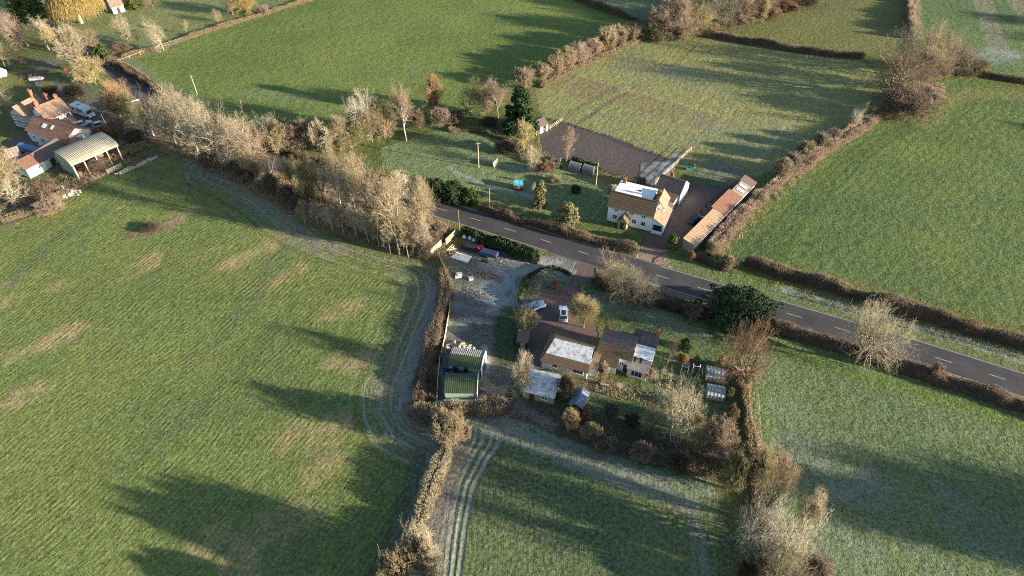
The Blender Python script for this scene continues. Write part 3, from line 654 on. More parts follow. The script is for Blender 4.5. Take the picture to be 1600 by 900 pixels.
ORD = ['first','second','third','fourth','fifth','sixth','seventh','eighth','ninth','tenth','eleventh','twelfth','thirteenth','fourteenth','fifteenth','sixteenth','seventeenth','eighteenth','nineteenth','twentieth','twenty first','twenty second','twenty third','twenty fourth']
def run(items, text, group, **kw):
    for i, it in enumerate(items): tree(*it, text % ORD[i], group=group, **kw)
# the belt of bare trees between the road and the big left field, from the farm end to the fenced yard
run([('oak2',240,212,128,62,GY),('oak',276,226,126,80,CR),('ash',310,238,150,70,CR),('oak',335,252,142,100,CR),('oak2',362,262,152,105,CR),('oak',392,278,178,74,PK),('oak2',418,232,178,62,CR),
     ('ash2',404,290,228,44,TN),('ash',430,288,232,46,BR),('ash2',458,300,238,46,OL),('ivied',487,322,250,44,OL),('ash2',508,320,236,50,TN),('ash',532,318,222,52,TN),('oak2',556,330,226,66,CR),('ash2',580,345,228,70,TN),
     ('oak2',598,362,240,74,TN),('birch',622,340,262,46,WH),('ash',624,398,250,70,TN),('ash2',655,392,272,66,TN),('oak',664,372,272,56,TN)],
    '%s large bare tree from the farm end of the roadside tree belt', 'tall trees of the roadside belt')
run([('birch',478,352,312,26,TN),('birch',497,352,310,26,CR),('birch',520,362,314,28,CR),('birch',537,366,316,26,TN),('birch',558,372,312,28,CR),('birch',576,380,322,26,CR),('birch',592,386,330,28,PK),('birch',610,396,330,28,CR),('birch',638,402,330,30,TN),('birch',655,402,342,26,PK),('birch',668,400,330,24,CR)],
    '%s thin pale sapling from the left along the belt edge by the big field', 'saplings along the field side of the belt')
run([('shrub',330,262,236,36,BR),('shrub2',375,276,250,34,BR),('shrub',400,280,252,34,DB),('shrub2',425,300,272,30,BR),('shrub',452,318,290,30,BR),('shrub2',470,330,300,32,BR),('shrub',545,345,318,30,DB),('shrub2',600,375,345,30,BR),('shrub',640,385,352,34,PK),('shrub2',664,398,366,34,BR),('shrub',690,368,346,24,PK),('shrub2',676,388,362,26,BR)],
    '%s low brown thicket from the left under the roadside belt trees', 'thickets under the belt', name='thicket', cat='shrub')
tree('shrub2',236,360,352,26,DB,'dark bramble clump growing alone in the big left field',name='bramble_clump',cat='shrub')
# top left: farm and park
tree('conifer',50,30,-30,70,LG,'green leafy evergreen in the upper left corner above the farm',name='evergreen_tree')
tree('willow',128,36,-28,84,GD,'golden weeping willow in the upper left park','willow_tree')
tree('oak',12,62,10,46,GY,'grey bare tree at the left frame edge below the evergreen')
tree('oak2',44,72,12,58,PK,'broad pinkish bare tree beside the green evergreen')
tree('ash',78,80,25,46,CR,'cream bare tree left of the tall leaning poplar')
tree('ash2',98,84,32,34,YL,'olive yellow bare tree just behind the poplar')
tree('column',124,112,34,46,CR,'tall cream poplar above the dark farm garden',name='poplar_tree')
tree('oak',138,86,38,50,TN,'rounded tan bare tree right of the poplar')
tree('ivied',150,132,84,50,YL,'straw coloured bare tree at the left end of the lane')
tree('bush',163,92,70,26,MG,'small dark green evergreen bush beside the lane bend',name='evergreen_bush',cat='bush')
tree('oak',8,104,52,64,OL,'rounded ochre tree at the left frame edge above the farm garden')
tree('oak2',2,178,118,64,CR,'cream bare tree at the left frame edge beside the half timbered house')
tree('ivied',188,182,124,58,OR,'orange leaved tree between the lane and the motorhome',name='orange_tree')
tree('ivied',206,192,140,40,OL,'olive bare tree right of the orange tree by the lane')
tree('shrub',122,155,130,34,DB,'dark brown bush behind the motorhome',name='bare_bush',cat='bush')
tree('shrub',182,212,186,34,RD,'reddish bush behind the open Dutch barn',name='bare_bush',cat='bush')
tree('shrub2',160,214,196,26,OR,'orange bush beside the cars in the farmyard',name='bare_bush',cat='bush')
tree('shrub',215,228,202,34,DB,'dark scrub bush between the barn and the belt trees',name='bare_bush',cat='bush')
tree('shrub2',82,150,132,22,BR,'brown bush behind the farmhouse ridge',name='bare_bush',cat='bush')
tree('shrub',10,300,228,60,TN,'sprawling tan bush at the left frame edge below the farm',name='bare_bush',cat='bush')
tree('claw',22,322,262,60,CR,'low cream branched tree at the farm field corner on the left edge')
tree('shrub',85,332,308,40,PK,'pinkish bramble heap at the edge of the big left field',name='bramble_clump',cat='shrub')
tree('shrub',70,305,284,44,BR,'brown bramble heap beside the black puddle below the farm',name='bramble_clump',cat='shrub')
tree('shrub2',150,268,250,34,BR,'brown bramble heap inside the open side of the Dutch barn',name='bramble_clump',cat='shrub')
tree('shrub2',212,238,224,30,TN,'tan bramble heap right of the Dutch barn',name='bramble_clump',cat='shrub')
tree('oak',200,64,20,34,CR,'small cream park tree left of the leaning pair')
tree('ash',218,74,36,20,CR,'slender cream park tree at the field corner')
tree('oak2',256,78,20,42,CR,'long stemmed cream tree standing in front of the park boundary')
tree('birch',293,53,30,10,YL,'tiny thin sapling at the park boundary')
tree('oak',342,34,12,20,TN,'small round tan tree in the upper park')
tree('oak',364,24,-14,34,GY,'grey bare tree beside the golden park tree')
tree('ivied',384,24,-14,42,GD,'golden leaved tree at the top of the park boundary',name='golden_tree')
tree('broad',212,12,-14,30,LG,'yellow green tree at the top edge of the park',name='evergreen_tree')
tree('oak',238,10,-16,34,BR,'brown bare tree at the top edge of the park')
tree('shrub',412,22,8,20,PK,'small pink bush at the end of the park boundary',name='bare_bush',cat='bush')
tree('shrub2',190,80,66,30,BR,'brown bush at the lower corner of the park',name='bare_bush',cat='bush')
# hedge trees between the upper field and the garden
run([('shrub',440,236,190,46,TN),('shrub2',462,232,188,44,PK),('ivied',484,232,180,48,TN),('shrub2',508,238,186,44,CR),('ivied',532,236,176,46,TN),('shrub',556,228,186,40,OL),('ivied',582,222,168,44,TN),('shrub',606,214,180,38,TN),('shrub2',655,200,172,30,BR),('shrub',690,196,166,36,PK),('shrub2',712,194,172,30,BR)],
    '%s bush from the left of the scrubby hedge below the large upper field', 'bushes of the scrubby hedge', name='hedge_bush', cat='bush')
tree('oak',566,216,132,70,WH,'tall whitish bare tree at the left of the pair above the garden')
tree('ivied',596,210,150,46,OL,'olive bare tree behind the tall whitish tree')
tree('ash',635,220,132,66,PK,'tall pinkish bare tree with white trunk above the garden lawn')
tree('column',677,182,112,30,OR,'narrow orange tree on the edge of the large upper field',name='orange_tree')
tree('oak',736,184,116,56,OL,'olive tan bare tree left of the dark conifer')
tree('ash2',778,186,114,52,PK,'wide pinkish bare tree touching the dark conifer')
tree('ivied',756,180,134,34,TN,'tan bare tree between the olive and the pinkish one by the conifer')
tree('conifer',812,208,132,60,DG,'large dark green conifer beside the white stable',name='conifer_tree')
tree('ivied',820,246,184,44,YL,'straw brown tree in front of the dark conifer')
tree('oak',833,266,224,34,CR,'small cream bare tree with crooked trunk on the garden lawn')
tree('shrub2',852,270,254,30,RD,'reddish bush beside the garden huts',name='bare_bush',cat='bush')
tree('birch',885,258,196,26,PK,'slender pink birch beside the dark arena',name='birch_tree')
tree('spire',843,322,280,24,OL,'olive cone shaped conifer in the lawn behind the road hedge',name='conifer_tree')
tree('birch',834,306,284,12,WH,'thin white sapling beside the cone shaped conifer')
tree('broad',887,352,318,38,OL,'rounded olive evergreen in the road hedge left of the white house',name='evergreen_tree')
tree('topiary',1049,388,366,20,LG,'clipped round green bush at the drive entrance of the white house',name='clipped_bush',cat='bush')
tree('bush',872,262,250,12,LG,'small clipped green bush between the garden huts',name='evergreen_bush',cat='bush')
tree('bush',932,268,256,10,LG,'small green bush at the right end of the dark huts',name='evergreen_bush',cat='bush')
tree('shrub',1001,290,276,18,RD,'small reddish bush behind the white house roof',name='bare_bush',cat='bush')
tree('shrub2',957,306,290,18,CR,'cream climber at the left gable of the white house',name='bare_bush',cat='bush')
tree('bush',900,300,290,18,DG,'low dark green bush on the lawn left of the white house',name='evergreen_bush',cat='bush')
tree('shrub2',868,285,276,24,TN,'low tan grass clump on the garden lawn',name='grass_clump',cat='shrub')
tree('shrub',765,196,184,30,DB,'dark thicket under the olive tan tree',name='thicket',cat='shrub')
tree('shrub2',790,238,222,34,BR,'brown shrub below the dark conifer',name='bare_bush',cat='bush')
run([('bush',684,312,282,40,DG),('broad',708,314,284,40,DG),('bush',735,316,296,30,MG),('broad',668,300,280,34,DG)],
    '%s dark evergreen bush of the group beside the road bend', 'evergreen bushes at the road bend', name='evergreen_bush', cat='bush')
# row between the upper field and the mown paddock
run([('shrub',820,136,106,38,PK),('shrub2',846,126,98,30,TN),('shrub',866,118,86,32,TN),('shrub2',884,110,72,32,TN),('shrub',904,100,64,34,PK),('shrub2',924,92,58,34,PK),('shrub',946,80,40,36,TN),('shrub2',966,72,38,34,TN),('shrub',986,62,34,34,PK),('shrub2',1002,54,30,28,PK)],
    '%s bushy tree up the hedgerow between the large upper field and the mown paddock', 'bushy hedgerow trees beside the mown paddock', name='hedgerow_tree')
run([('ivied',1018,60,14,44,OL),('ivied',1036,62,-4,56,PK),('ivied',1056,62,-8,58,PK),('oak',1078,58,0,60,TN),('ivied',1094,50,6,48,YL),('oak',1100,46,-14,66,GY),('ivied',1116,44,8,46,OL),('ivied',1132,38,-8,58,GY),('oak',1152,34,-16,58,PK),('ivied',1166,32,-8,48,PK),('column',1191,36,-4,20,YL),('ivied',1184,26,-20,52,PK),('oak',1214,16,-22,60,RD),('ivied',1236,8,-26,56,BR),('ivied',1060,30,-30,64,BR),('ivied',1110,14,-40,64,OL),('ivied',1150,8,-40,64,PK),('ivied',1262,2,-30,52,BR)],
    '%s tree from the left in the spinney at the top centre', 'trees of the top centre spinney')
# big clump at the corner of the fields on the right
for a in (('oak2',1392,152,48,112,BR,'large dark branched tree at the meeting of the right fields'),('oak',1400,118,30,70,GY,'brown tree behind the large dark branched tree'),('oak',1450,116,28,88,TN,'tall tan tree in the right field clump'),
          ('ivied',1432,142,70,72,PK,'pinkish tree in the middle of the right field clump'),('oak',1484,112,54,66,GY,'grey tree at the right of the field clump'),('oak2',1508,116,66,60,BR,'brown tree near the right end of the field clump'),
          ('shrub',1524,116,90,30,OL,'last small bush at the right end of the field clump'),('claw',1332,197,154,34,WH,'white branched dead looking tree beside the long hedge on the right'),
          ('shrub',1404,186,138,78,BR,'reddish spreading thicket below the right field clump'),('shrub2',1440,165,132,58,PK,'pinkish low thicket against the right green field')): tree(*a)
run([('shrub',1280,234,206,26,GY),('shrub2',1256,252,222,36,TN),('shrub',1236,270,238,30,GY),('shrub2',1218,280,246,28,TN),('shrub',1300,222,200,24,PK)],
    '%s shrub going up the wide brown hedge behind the long barn', 'shrubs on the wide brown hedge', name='hedge_bush', cat='bush')
# roadside on the right and the garden of the lower houses
tree('oak',1335,568,458,118,CR,'large pale cream tree overhanging the road on the right')
tree('shrub2',1455,592,566,16,PK,'small pinkish twiggy sapling in the hedge at the right road edge',name='sapling')
tree('oak2',968,458,384,88,TN,'tan bare tree overhanging the road opposite the white house')
tree('oak',990,478,412,70,GY,'dark grey bare tree at the garden side of the road')
tree('cedar',1152,500,460,112,DG,'huge dark green evergreen beside the road',name='evergreen_tree')
tree('oak',1156,604,498,92,RD,'reddish bare spreading tree below the huge evergreen')
tree('vase',912,512,456,50,YL,'straw yellow spreading bush beside the white car',name='bare_bush',cat='bush')
tree('shrub',824,514,482,36,YL,'rounded yellow bush beside the blue car',name='bare_bush',cat='bush')
tree('vase',812,618,550,40,CR,'vase shaped cream tree between the yard and the slate shed')
tree('spire',867,450,434,14,OR,'small copper leaved bush on the driveway island',name='copper_bush',cat='bush')
tree('shrub2',837,450,440,20,CR,'pale ornamental grass clump on the driveway island',name='grass_clump',cat='shrub')
tree('oak2',1050,668,564,98,CR,'large cream bare tree in the garden below the annex')
tree('oak',1012,675,632,38,PK,'small pinkish tree left of the large cream garden tree')
tree('shrub',1116,708,656,56,PK,'pinkish round bush at the lower right garden corner',name='bare_bush',cat='bush')
tree('shrub2',885,622,588,34,BR,'rounded brown bush between the slate shed and the bungalow',name='bare_bush',cat='bush')
tree('ash',1042,572,518,26,TN,'small thin tree right of the annex')
tree('shrub',890,668,640,30,YL,'ochre bush in front of the small blue roofed shed',name='bare_bush',cat='bush')
tree('shrub2',920,688,664,28,TN,'tan bush at the lower garden edge below the small shed',name='bare_bush',cat='bush')
tree('shrub',1012,590,572,26,TN,'tan climber in front of the annex bay',name='bare_bush',cat='bush')
tree('shrub2',942,588,568,24,TN,'brown climber on the cottage front',name='bare_bush',cat='bush')
tree('bush',1088,566,556,12,OL,'small round bush above the two greenhouses',name='evergreen_bush',cat='bush')
tree('spire',1124,576,556,16,GD,'small golden conifer above the two greenhouses',name='conifer_tree')
tree('shrub2',1064,570,552,16,OR,'small rusty bush beside the garden frames',name='bare_bush',cat='bush')
tree('shrub2',915,655,635,14,OR,'rusty bush at the right wall of the small blue roofed shed',name='bare_bush',cat='bush')
tree('bush',722,572,556,0.1+10,MG,'small green bush by the log heap behind the green barns',name='evergreen_bush',cat='bush')
tree('spire',797,624,604,10,LG,'small bright green conifer beside the vase shaped tree',name='conifer_tree')
tree('shrub2',1138,625,606,12,LG,'small green plant right of the lower greenhouse',name='garden_plant',cat='plant')
tree('shrub2',1078,408,392,12,OR,'small orange shrub on the verge right of the drive',name='bare_bush',cat='bush')
tree('shrub2',1134,418,400,24,TN,'tan scrub at the near end of the long barn hedge',name='bare_bush',cat='bush')
tree('ivied',1112,402,378,24,OL,'olive scrub tree at the near end of the long barn')
# bottom right row
for a in (('shrub',1140,765,704,44,OL,'pale olive shrub at the top of the bottom right tree row'),('vase',1176,775,700,50,TN,'tan tree with upright twigs at the top of the bottom right row'),('shrub',1208,752,708,36,PK,'pinkish shrub on the field side of the bottom right row'),
          ('ash2',1186,815,718,60,TN,'dense tan tree in the middle of the bottom right row'),('claw',1158,850,742,105,WH,'cream tree reaching long crooked branches over the lower middle field'),('oak2',1188,880,768,110,WH,'wide cream tree at the bottom of the right row'),
          ('claw',1216,868,752,120,WH,'whitish tree leaning towards the bottom right field'),('vase',1250,838,762,46,CR,'cream upright shrub on the right side of the bottom right row'),('oak',1210,935,812,90,TN,'tan tree cut by the bottom frame edge on the right'),
          ('shrub',1262,915,872,46,PK,'low pinkish shrub at the bottom frame edge right of the row'),('shrub2',1160,915,880,34,DB,'dark brown shrub at the bottom frame edge left of the row')): tree(*a)
tree('bush',1182,888,872,14,GD,'small yellow leaved bush at the bottom of the right row',name='golden_bush',cat='bush')
# hedge trees between the two lower fields
for a in (('shrub',702,696,646,56,TN,'tan tree at the top of the tall straw hedge'),('shrub2',724,690,660,30,TN,'tan bush right of the top of the tall straw hedge'),('shrub',690,668,640,32,TN,'cream bush at the corner of the bramble hedges'),
          ('claw',645,862,812,42,CR,'pale curly branched bush in the tall straw hedge'),('shrub',655,885,832,52,CR,'cream bush near the lower end of the tall straw hedge'),('shrub2',668,905,850,44,CR,'cream bush at the bottom frame edge on the straw hedge'),
          ('shrub',632,925,862,60,TN,'tan bush at the bottom frame edge left of the straw hedge'),('oak',640,960,872,70,TN,'tan tree mostly below the bottom frame edge'),('ivied',612,945,878,50,OL,'olive tree at the bottom edge beside the golden sapling')): tree(*a)
tree('bush',598,898,880,14,GD,'small golden leaved sapling at the bottom frame edge',name='golden_bush',cat='bush')
# trees that stand outside the frame and throw shadows into it
def outside(kind, X, Y, h, wd, colr, label):
    t, c, h0, w0 = PROTO[kind]; r_ = empty('bare_tree', (X, Y, 0), random.uniform(0, 6)); r_.scale = (wd/w0, wd/w0, h*.86/h0)
    a = link('trunk', t, None, r_); b_ = link('crown', c, None, r_); b_.color = (*colr, 1)
    tag(r_, label, 'tree', 'trees standing outside the picture')
for i, a in enumerate((('ivied',20,28.5,13.5,7,TN),('broad',10,31.5,16.0,8.4,DG),('broad',6,25.5,15.5,7.5,DG),('oak2',24,22,16,10,TN),('ivied',20,26,14,8,TN),('ivied',98,40,15,12,TN),('oak',104,45,15,12,TN),('ivied',92,42,13,11,TN),('ivied',110,37,17,12,TN),('oak2',116,43,17,13,TN),('ivied',122,38,18,12,TN),('cedar',62,29,12,12,DG),('ivied',74,27,13,10,TN),('ivied',50,24,13,9,TN),
    ('oak',190,145,14,14,TN),('ivied',198,150,15,14,TN),('oak',215,215,14,14,TN),('ivied',222,230,15,14,TN))):
    outside(*a, '%s tree beyond the frame throwing a shadow into a field' % ORD[i])

# ------------------------------------------------------------------ hedges: woody core with a coat of twigs or leaves
def hedge(name, label, px, wd, h, colr, dens=26, leaf=False, core=M_CORE, size=None, ragged=0.42, world=False, cat='hedge', core_k=0.8, step=0.8, group=None):
    P = catmull(px if world else W(px), step); n = len(P)
    t = np.gradient(P, axis=0); t /= np.linalg.norm(t, axis=1)[:, None] + 1e-9; nn = np.stack([-t[:, 1], t[:, 0]], -1)
    wv = wd*(1 + ragged*vnoise(P[:, 0], P[:, 1], 3.5, 11) + .5*ragged*vnoise(P[:, 0], P[:, 1], 1.2, 15)); hv = h*(1 + ragged*vnoise(P[:, 0], P[:, 1], 4.5, 12) + .6*ragged*vnoise(P[:, 0], P[:, 1], 1.5, 13))
    e = np.minimum(np.arange(n), np.arange(n)[::-1])*step; taper = np.clip(e/(wd*.5)+.35, 0, 1); wv = wv*taper; hv = hv*(.5+.5*taper)
    K = 9; ang_ = np.linspace(0, math.pi, K); prof = np.stack([np.sign(np.cos(ang_))*np.abs(np.cos(ang_))**.6, np.abs(np.sin(ang_))**.55], -1)
    V = []
    for i in range(n):
        for k in range(K):
            j = 1 + rng.uniform(-.12, .12); q = P[i] + nn[i]*prof[k, 0]*wv[i]/2*core_k*j; V.append((q[0], q[1], max(-.05, prof[k, 1]*hv[i]*core_k*j)-.05))
    V = np.array(V); i_ = np.arange(n-1)[:, None]*K + np.arange(K-1)[None]; F = np.stack([i_, i_+1, i_+K+1, i_+K], -1).reshape(-1, 4)
    Lh = np.hypot(*np.diff(P, axis=0).T).sum(); M_ = int(dens*Lh*(wd+2*h)); u = rng.uniform(0, n-1.001, M_); iu = u.astype(int); fu = u-iu
    c = P[iu]*(1-fu[:, None]) + P[iu+1]*fu[:, None]; nv = nn[iu]; ws = wv[iu]*(1-fu)+wv[iu+1]*fu; hs = hv[iu]*(1-fu)+hv[iu+1]*fu
    a = rng.uniform(0, math.pi, M_); s = rng.uniform(.72, 1.04, M_); cx = np.sign(np.cos(a))*np.abs(np.cos(a))**.6; sz = np.abs(np.sin(a))**.55
    p0 = np.c_[c + nv*(cx*ws/2*s)[:, None], sz*hs*s]
    outw = np.c_[nv*cx[:, None]*.8, sz*.9+.15] + rng.normal(0, .45, (M_, 3))
    outw /= np.linalg.norm(outw, axis=1)[:, None]
    if leaf: V2, F2 = leaf_arrays(p0 + outw*.12, size or .17)
    else:
        ln = rng.uniform(.25, .75, M_)*(size or 1.0); V2, F2 = tube_arrays(p0-outw*ln[:, None]*.3, p0+outw*ln[:, None]*.7, np.full(M_, .026), np.full(M_, .014), 3)
    me = fast_mesh(name, np.concatenate([V, V2]), np.concatenate([F, F2+len(V)])); me.materials.append(core); me.materials.append(M_LEAF if leaf else M_TWIG)
    me.polygons.foreach_set('material_index', np.r_[np.zeros(len(F), int), np.ones(len(F2), int)].astype(np.int32))
    o = link(name, me, None); o.color = (*colr, 1); tag(o, label, cat, group); return o
hedge('hedge','clipped brown hedge along the lane below the park',[(168,96),(205,114),(250,142),(300,168)],2.4,2.0,BR,30)
hedge('hedge','low tan boundary hedge between the park and the large upper field',[(190,90),(255,74),(330,48),(420,20),(500,-6)],.9,.9,TN,40)
hedge('hedge','dark trimmed hedge at the top between two upper fields',[(868,-14),(925,10),(965,24),(1000,37)],1.8,2.2,BR,28)
hedge('hedge','dark trimmed hedge along the top of the mown paddock',[(1085,56),(1140,63),(1200,74),(1280,86),(1350,92)],2.0,2.2,BR,28)
hedge('hedge','straight tan hedge rising to the top edge on the right',[(1423,62),(1421,30),(1419,0),(1417,-26)],2.6,3.0,PK,26)
hedge('hedge','dark hedge running right from the field clump',[(1490,118),(1540,120),(1600,130),(1680,142)],1.8,1.8,BR,28)
hedge('hedge','leafy tan fringe below the hedgerow trees of the mown paddock',[(846,138),(890,112),(950,86),(1006,60)],1.8,.8,TN,30)
hedge('hedge','wide trimmed brown hedge between the long barn and the right green field',[(1384,176),(1340,205),(1290,238),(1240,270),(1195,306),(1150,350),(1122,384),(1108,400)],3.4,2.6,PK,26)
hedge('hedge','dark hedge between the right green field and the road verge',[(1164,412),(1230,432),(1300,453),(1400,484),(1500,514),(1620,548),(1700,572)],2.5,2.5,BR,30)
hedge('hedge','dark clipped hedge between the road and the bottom right field',[(1206,514),(1260,530),(1320,548),(1400,574),(1500,607),(1620,646),(1720,680)],2.2,2.2,BR,30)
hedge('hedge','clipped brown hedge in front of the white house',[(748,326),(800,344),(850,356),(900,371),(950,384),(998,396)],2.0,2.0,BR,30)
hedge('hedge','dark green evergreen hedge between the road and the fenced yard',[(722,366),(755,378),(800,394),(842,410)],2.8,2.1,DG,60,True,size=.2)
hedge('hedge','narrow dark hedge between the gravel yard and the brick driveway',[(820,436),(816,455),(812,475)],.8,1.2,MG,50,True)
hedge('hedge','curved green hedge round the driveway island',[(822,436),(845,424),(870,421),(892,430)],.7,.8,DG,50,True)
hedge('hedge','dark garden hedge along the road between the grey tree and the huge evergreen',[(930,440),(980,458),(1040,476),(1100,492),(1130,500)],2.4,2.0,DB,30)
hedge('hedge','rusty bramble hedge between the big left field and the fenced yard',[(692,425),(698,460),(684,510),(672,555),(660,600),(655,640)],2.4,1.5,BR,26)
hedge('hedge','trimmed ochre and brown hedge below the green barns',[(640,650),(690,648),(740,640),(796,640)],3.6,1.7,TN,30)
hedge('hedge','tall straw coloured hedge between the two lower fields',[(702,690),(694,715),(680,755),(664,800),(648,850),(632,900),(618,950)],2.6,2.6,CR,38)
hedge('hedge','dark bramble hedge along the bottom of the garden',[(868,672),(920,690),(980,708),(1050,726),(1110,740),(1150,742)],2.0,1.0,BR,18)
hedge('hedge','trimmed yellow brown hedge between the garden and the bottom right field',[(1158,575),(1162,610),(1166,650),(1172,690),(1178,725)],2.2,2.0,TN,34)
hedge('hedge','low hedge joining the garden to the bottom right tree row',[(1180,730),(1188,790),(1195,850),(1200,940)],2.4,1.4,BR,26)
hedge('hedge','scrubby low hedge along the farm side of the big left field',[(0,346),(40,336),(70,322),(110,300)],1.8,1.1,TN,26)
hedge('hedge','short dark hedge beside the black huts and the arena',[(890,252),(915,260),(938,266)],1.2,1.8,DG,50,True)
hedge('hedge','scrubby hedge between the garden lawn and the conifer',[(700,205),(740,204),(790,218),(830,240),(850,262)],2.0,1.2,OL,26)
hedge('hedge','dark undergrowth hedge along the far side of the lane',[(300,170),(360,200),(430,236),(500,256),(560,272),(640,296)],2.2,1.6,DB,26)
hedge('hedge','brown scrub bank below the right field gate',[(1085,402),(1110,412),(1140,424)],2.4,1.0,BR,26)
# loose undergrowth nobody could count
def scrub(name, label, poly, n_, h, colr, seed, size=.7):
    rd = np.random.default_rng(seed); p = W(poly); x0, x1 = min(q[0] for q in p), max(q[0] for q in p); y0, y1 = min(q[1] for q in p), max(q[1] for q in p)
    X = rd.uniform(x0, x1, n_*4); Y = rd.uniform(y0, y1, n_*4); c = np.zeros(len(X), bool)
    for i in range(len(p)):
        (ax, ay), (bx, by) = p[i], p[(i+1) % len(p)]
        if ay != by: c ^= ((ay > Y) != (by > Y)) & (X < (bx-ax)*(Y-ay)/(by-ay)+ax)
    c &= (vnoise(X, Y, 3.0, seed)+.6*vnoise(X, Y, 1.2, seed+1)) > -.25
    X = X[c][:n_]; Y = Y[c][:n_]; m_ = len(X); Z = h*np.abs(vnoise(X, Y, 2.5, seed+5))*rd.uniform(0, 1, m_)
    d = rd.normal(0, .6, (m_, 3)); d[:, 2] = np.abs(d[:, 2])+.35; d /= np.linalg.norm(d, axis=1)[:, None]; ln = rd.uniform(.4, 1.2, (m_, 1))*size
    p0 = np.c_[X, Y, Z]; V, F = tube_arrays(p0, p0+d*ln, np.full(m_, .028), np.full(m_, .014), 3)
    o = link(name, fast_mesh(name, V, F), M_TWIG); o.color = (*colr, 1); tag(o, label, 'undergrowth', kind='stuff')
scrub('undergrowth','tangled brown undergrowth under the roadside tree belt',[(300,225),(420,270),(560,312),(665,345),(690,360),(700,398),(670,408),(560,380),(470,345),(390,298),(300,248),(235,235)],26000,1.2,TN,21,1.0)
scrub('undergrowth','dry brambles on the rough ground below the farm',[(0,300),(50,288),(120,270),(200,245),(235,238),(130,292),(60,332),(0,345)],5000,.8,PK,22,.8)
scrub('undergrowth','dry stems in the lower garden border',[(880,660),(1000,700),(1140,735),(1140,748),(1000,720),(870,680)],3000,.7,TN,23,.7)
scrub('undergrowth','dry stems round the brambles beside the fenced yard',[(650,650),(640,610),(665,555),(688,500),(694,430),(706,430),(704,490),(690,560),(680,640)],5000,.9,BR,24,.7)
scrub('undergrowth','tan stems on the bank behind the long barn',[(1110,400),(1180,318),(1250,258),(1270,262),(1200,330),(1130,402)],5000,.7,TN,25,.7)

scrub('undergrowth','dark tangled stems and seed heads in the garden below the bungalow',[(880,640),(960,650),(1010,665),(1100,690),(1150,700),(1150,735),(1060,722),(960,695),(880,668)],2200,.7,BR,31,.7)
scrub('undergrowth','brown border plants along the terrace between cottage and garden',[(925,595),(990,612),(1010,600),(1040,615),(1030,640),(960,622),(920,610)],700,.4,TN,32,.5)
scrub('undergrowth','dry stems under the grey tree along the garden road hedge',[(925,435),(1000,455),(1110,490),(1110,505),(1000,475),(925,450)],4000,.8,DB,33,.8)
scrub('undergrowth','rough dry grass on the verge above the right end of the road',[(1210,440),(1400,492),(1600,550),(1600,562),(1400,508),(1210,455)],5000,.35,OL,34,.5)
scrub('undergrowth','rough dry grass on the verge below the right end of the road',[(1210,508),(1400,568),(1600,632),(1600,640),(1400,575),(1210,516)],4000,.3,YL,35,.5)
for a in (('shrub',955,650,632,26,BR,'brown bush in the middle of the lawn below the cottage'),('shrub2',985,668,648,24,DB,'dark twiggy bush left of the small pinkish garden tree'),('shrub',1085,668,645,26,OL,'olive bush right of the large cream garden tree'),
          ('shrub2',1140,655,634,22,BR,'brown bush below the lower greenhouse'),('shrub',940,705,686,34,BR,'brown bush in the bottom garden hedge left of its middle'),('shrub2',1000,718,698,36,PK,'pinkish bush in the middle of the bottom garden hedge'),('shrub',1060,735,712,36,DB,'dark bush in the right half of the bottom garden hedge'),
          ('shrub2',1000,470,450,30,DB,'dark bush under the grey roadside tree'),('shrub',1080,497,478,30,BR,'brown bush in the garden road hedge left of the huge evergreen'),('bush',1070,545,530,20,MG,'low green bush on the lawn right of the annex'),('shrub2',1205,520,500,24,BR,'brown bush right of the huge evergreen by the road')):
    tree(*a, name='garden_bush', cat='bush')

run([('shrub',1030,64,46,34,PK),('shrub2',1062,62,42,36,TN),('shrub',1084,56,38,34,TN),('shrub2',1108,50,34,36,TN),('shrub',1130,44,28,34,BR),('shrub2',1160,38,24,34,PK),('shrub',1206,28,12,30,RD),('shrub2',1232,18,2,34,RD),('shrub',1262,10,-6,32,BR)],
    '%s low bush from the left at the foot of the top centre spinney', 'bushes at the foot of the spinney', name='hedge_bush', cat='bush')
# ------------------------------------------------------------------ building kit (local x along the front, y to the back)
T_BROWN = mat('mossy_brown_tiles', (0.145,0.092,0.066), .9, .35, 3.0, bump=.5, var2=((0.13,0.12,0.06), .8, .5), stripes=(1,.34,.5,.05))
T_ORANGE = mat('orange_clay_tiles', (0.31,0.20,0.148), .9, .3, 3.0, bump=.5, var2=((0.22,0.15,0.10), .9, .52), stripes=(1,.34,.5,.05))
T_RED = mat('terracotta_tiles', (0.25,0.13,0.095), .9, .35, 2.5, bump=.5, var2=((0.17,0.12,0.09), .8, .54), stripes=(0,.5,.5,.12))
T_SLATE = mat('grey_slates', (0.165,0.118,0.102), .65, .22, 4.0, bump=.3, stripes=(1,.3,.4,.08))
T_FROST = mat('frosted_sheet_roof', (0.22,0.22,0.21), .8, .2, 3.0, stripes=(0,.5,.3,.05), frost=(.34,(0.62,0.64,0.68),1.3))
T_FROSTW = mat('frost_covered_flat_roof', (0.5,0.5,0.5), .8, .08, 2.0, frost=(.3,(0.80,0.82,0.86),1.0))
T_BROWNF = mat('half_thawed_brown_roof', (0.16,0.115,0.075), .9, .35, 3.0, bump=.4, frost=(.56,(0.5,0.5,0.5),2.2), stripes=(0,.4,.3,.08))
T_GREEN = mat('green_ribbed_sheet', (0.046,0.072,0.037), .6, .25, .7, bump=.22, stripes=(0,.36,1.0,.10))
T_GREYS = mat('grey_ribbed_sheet', (0.24,0.235,0.225), .7, .2, 1.0, bump=.8, stripes=(0,.36,1.0,.15), frost=(.5,(0.5,0.52,0.55),1.2))
T_TAN = mat('tan_rusted_sheet', (0.38,0.265,0.175), .8, .15, 1.5, bump=.5, stripes=(0,.9,.5,.06), var2=((0.40,0.19,0.09), .5, .58))
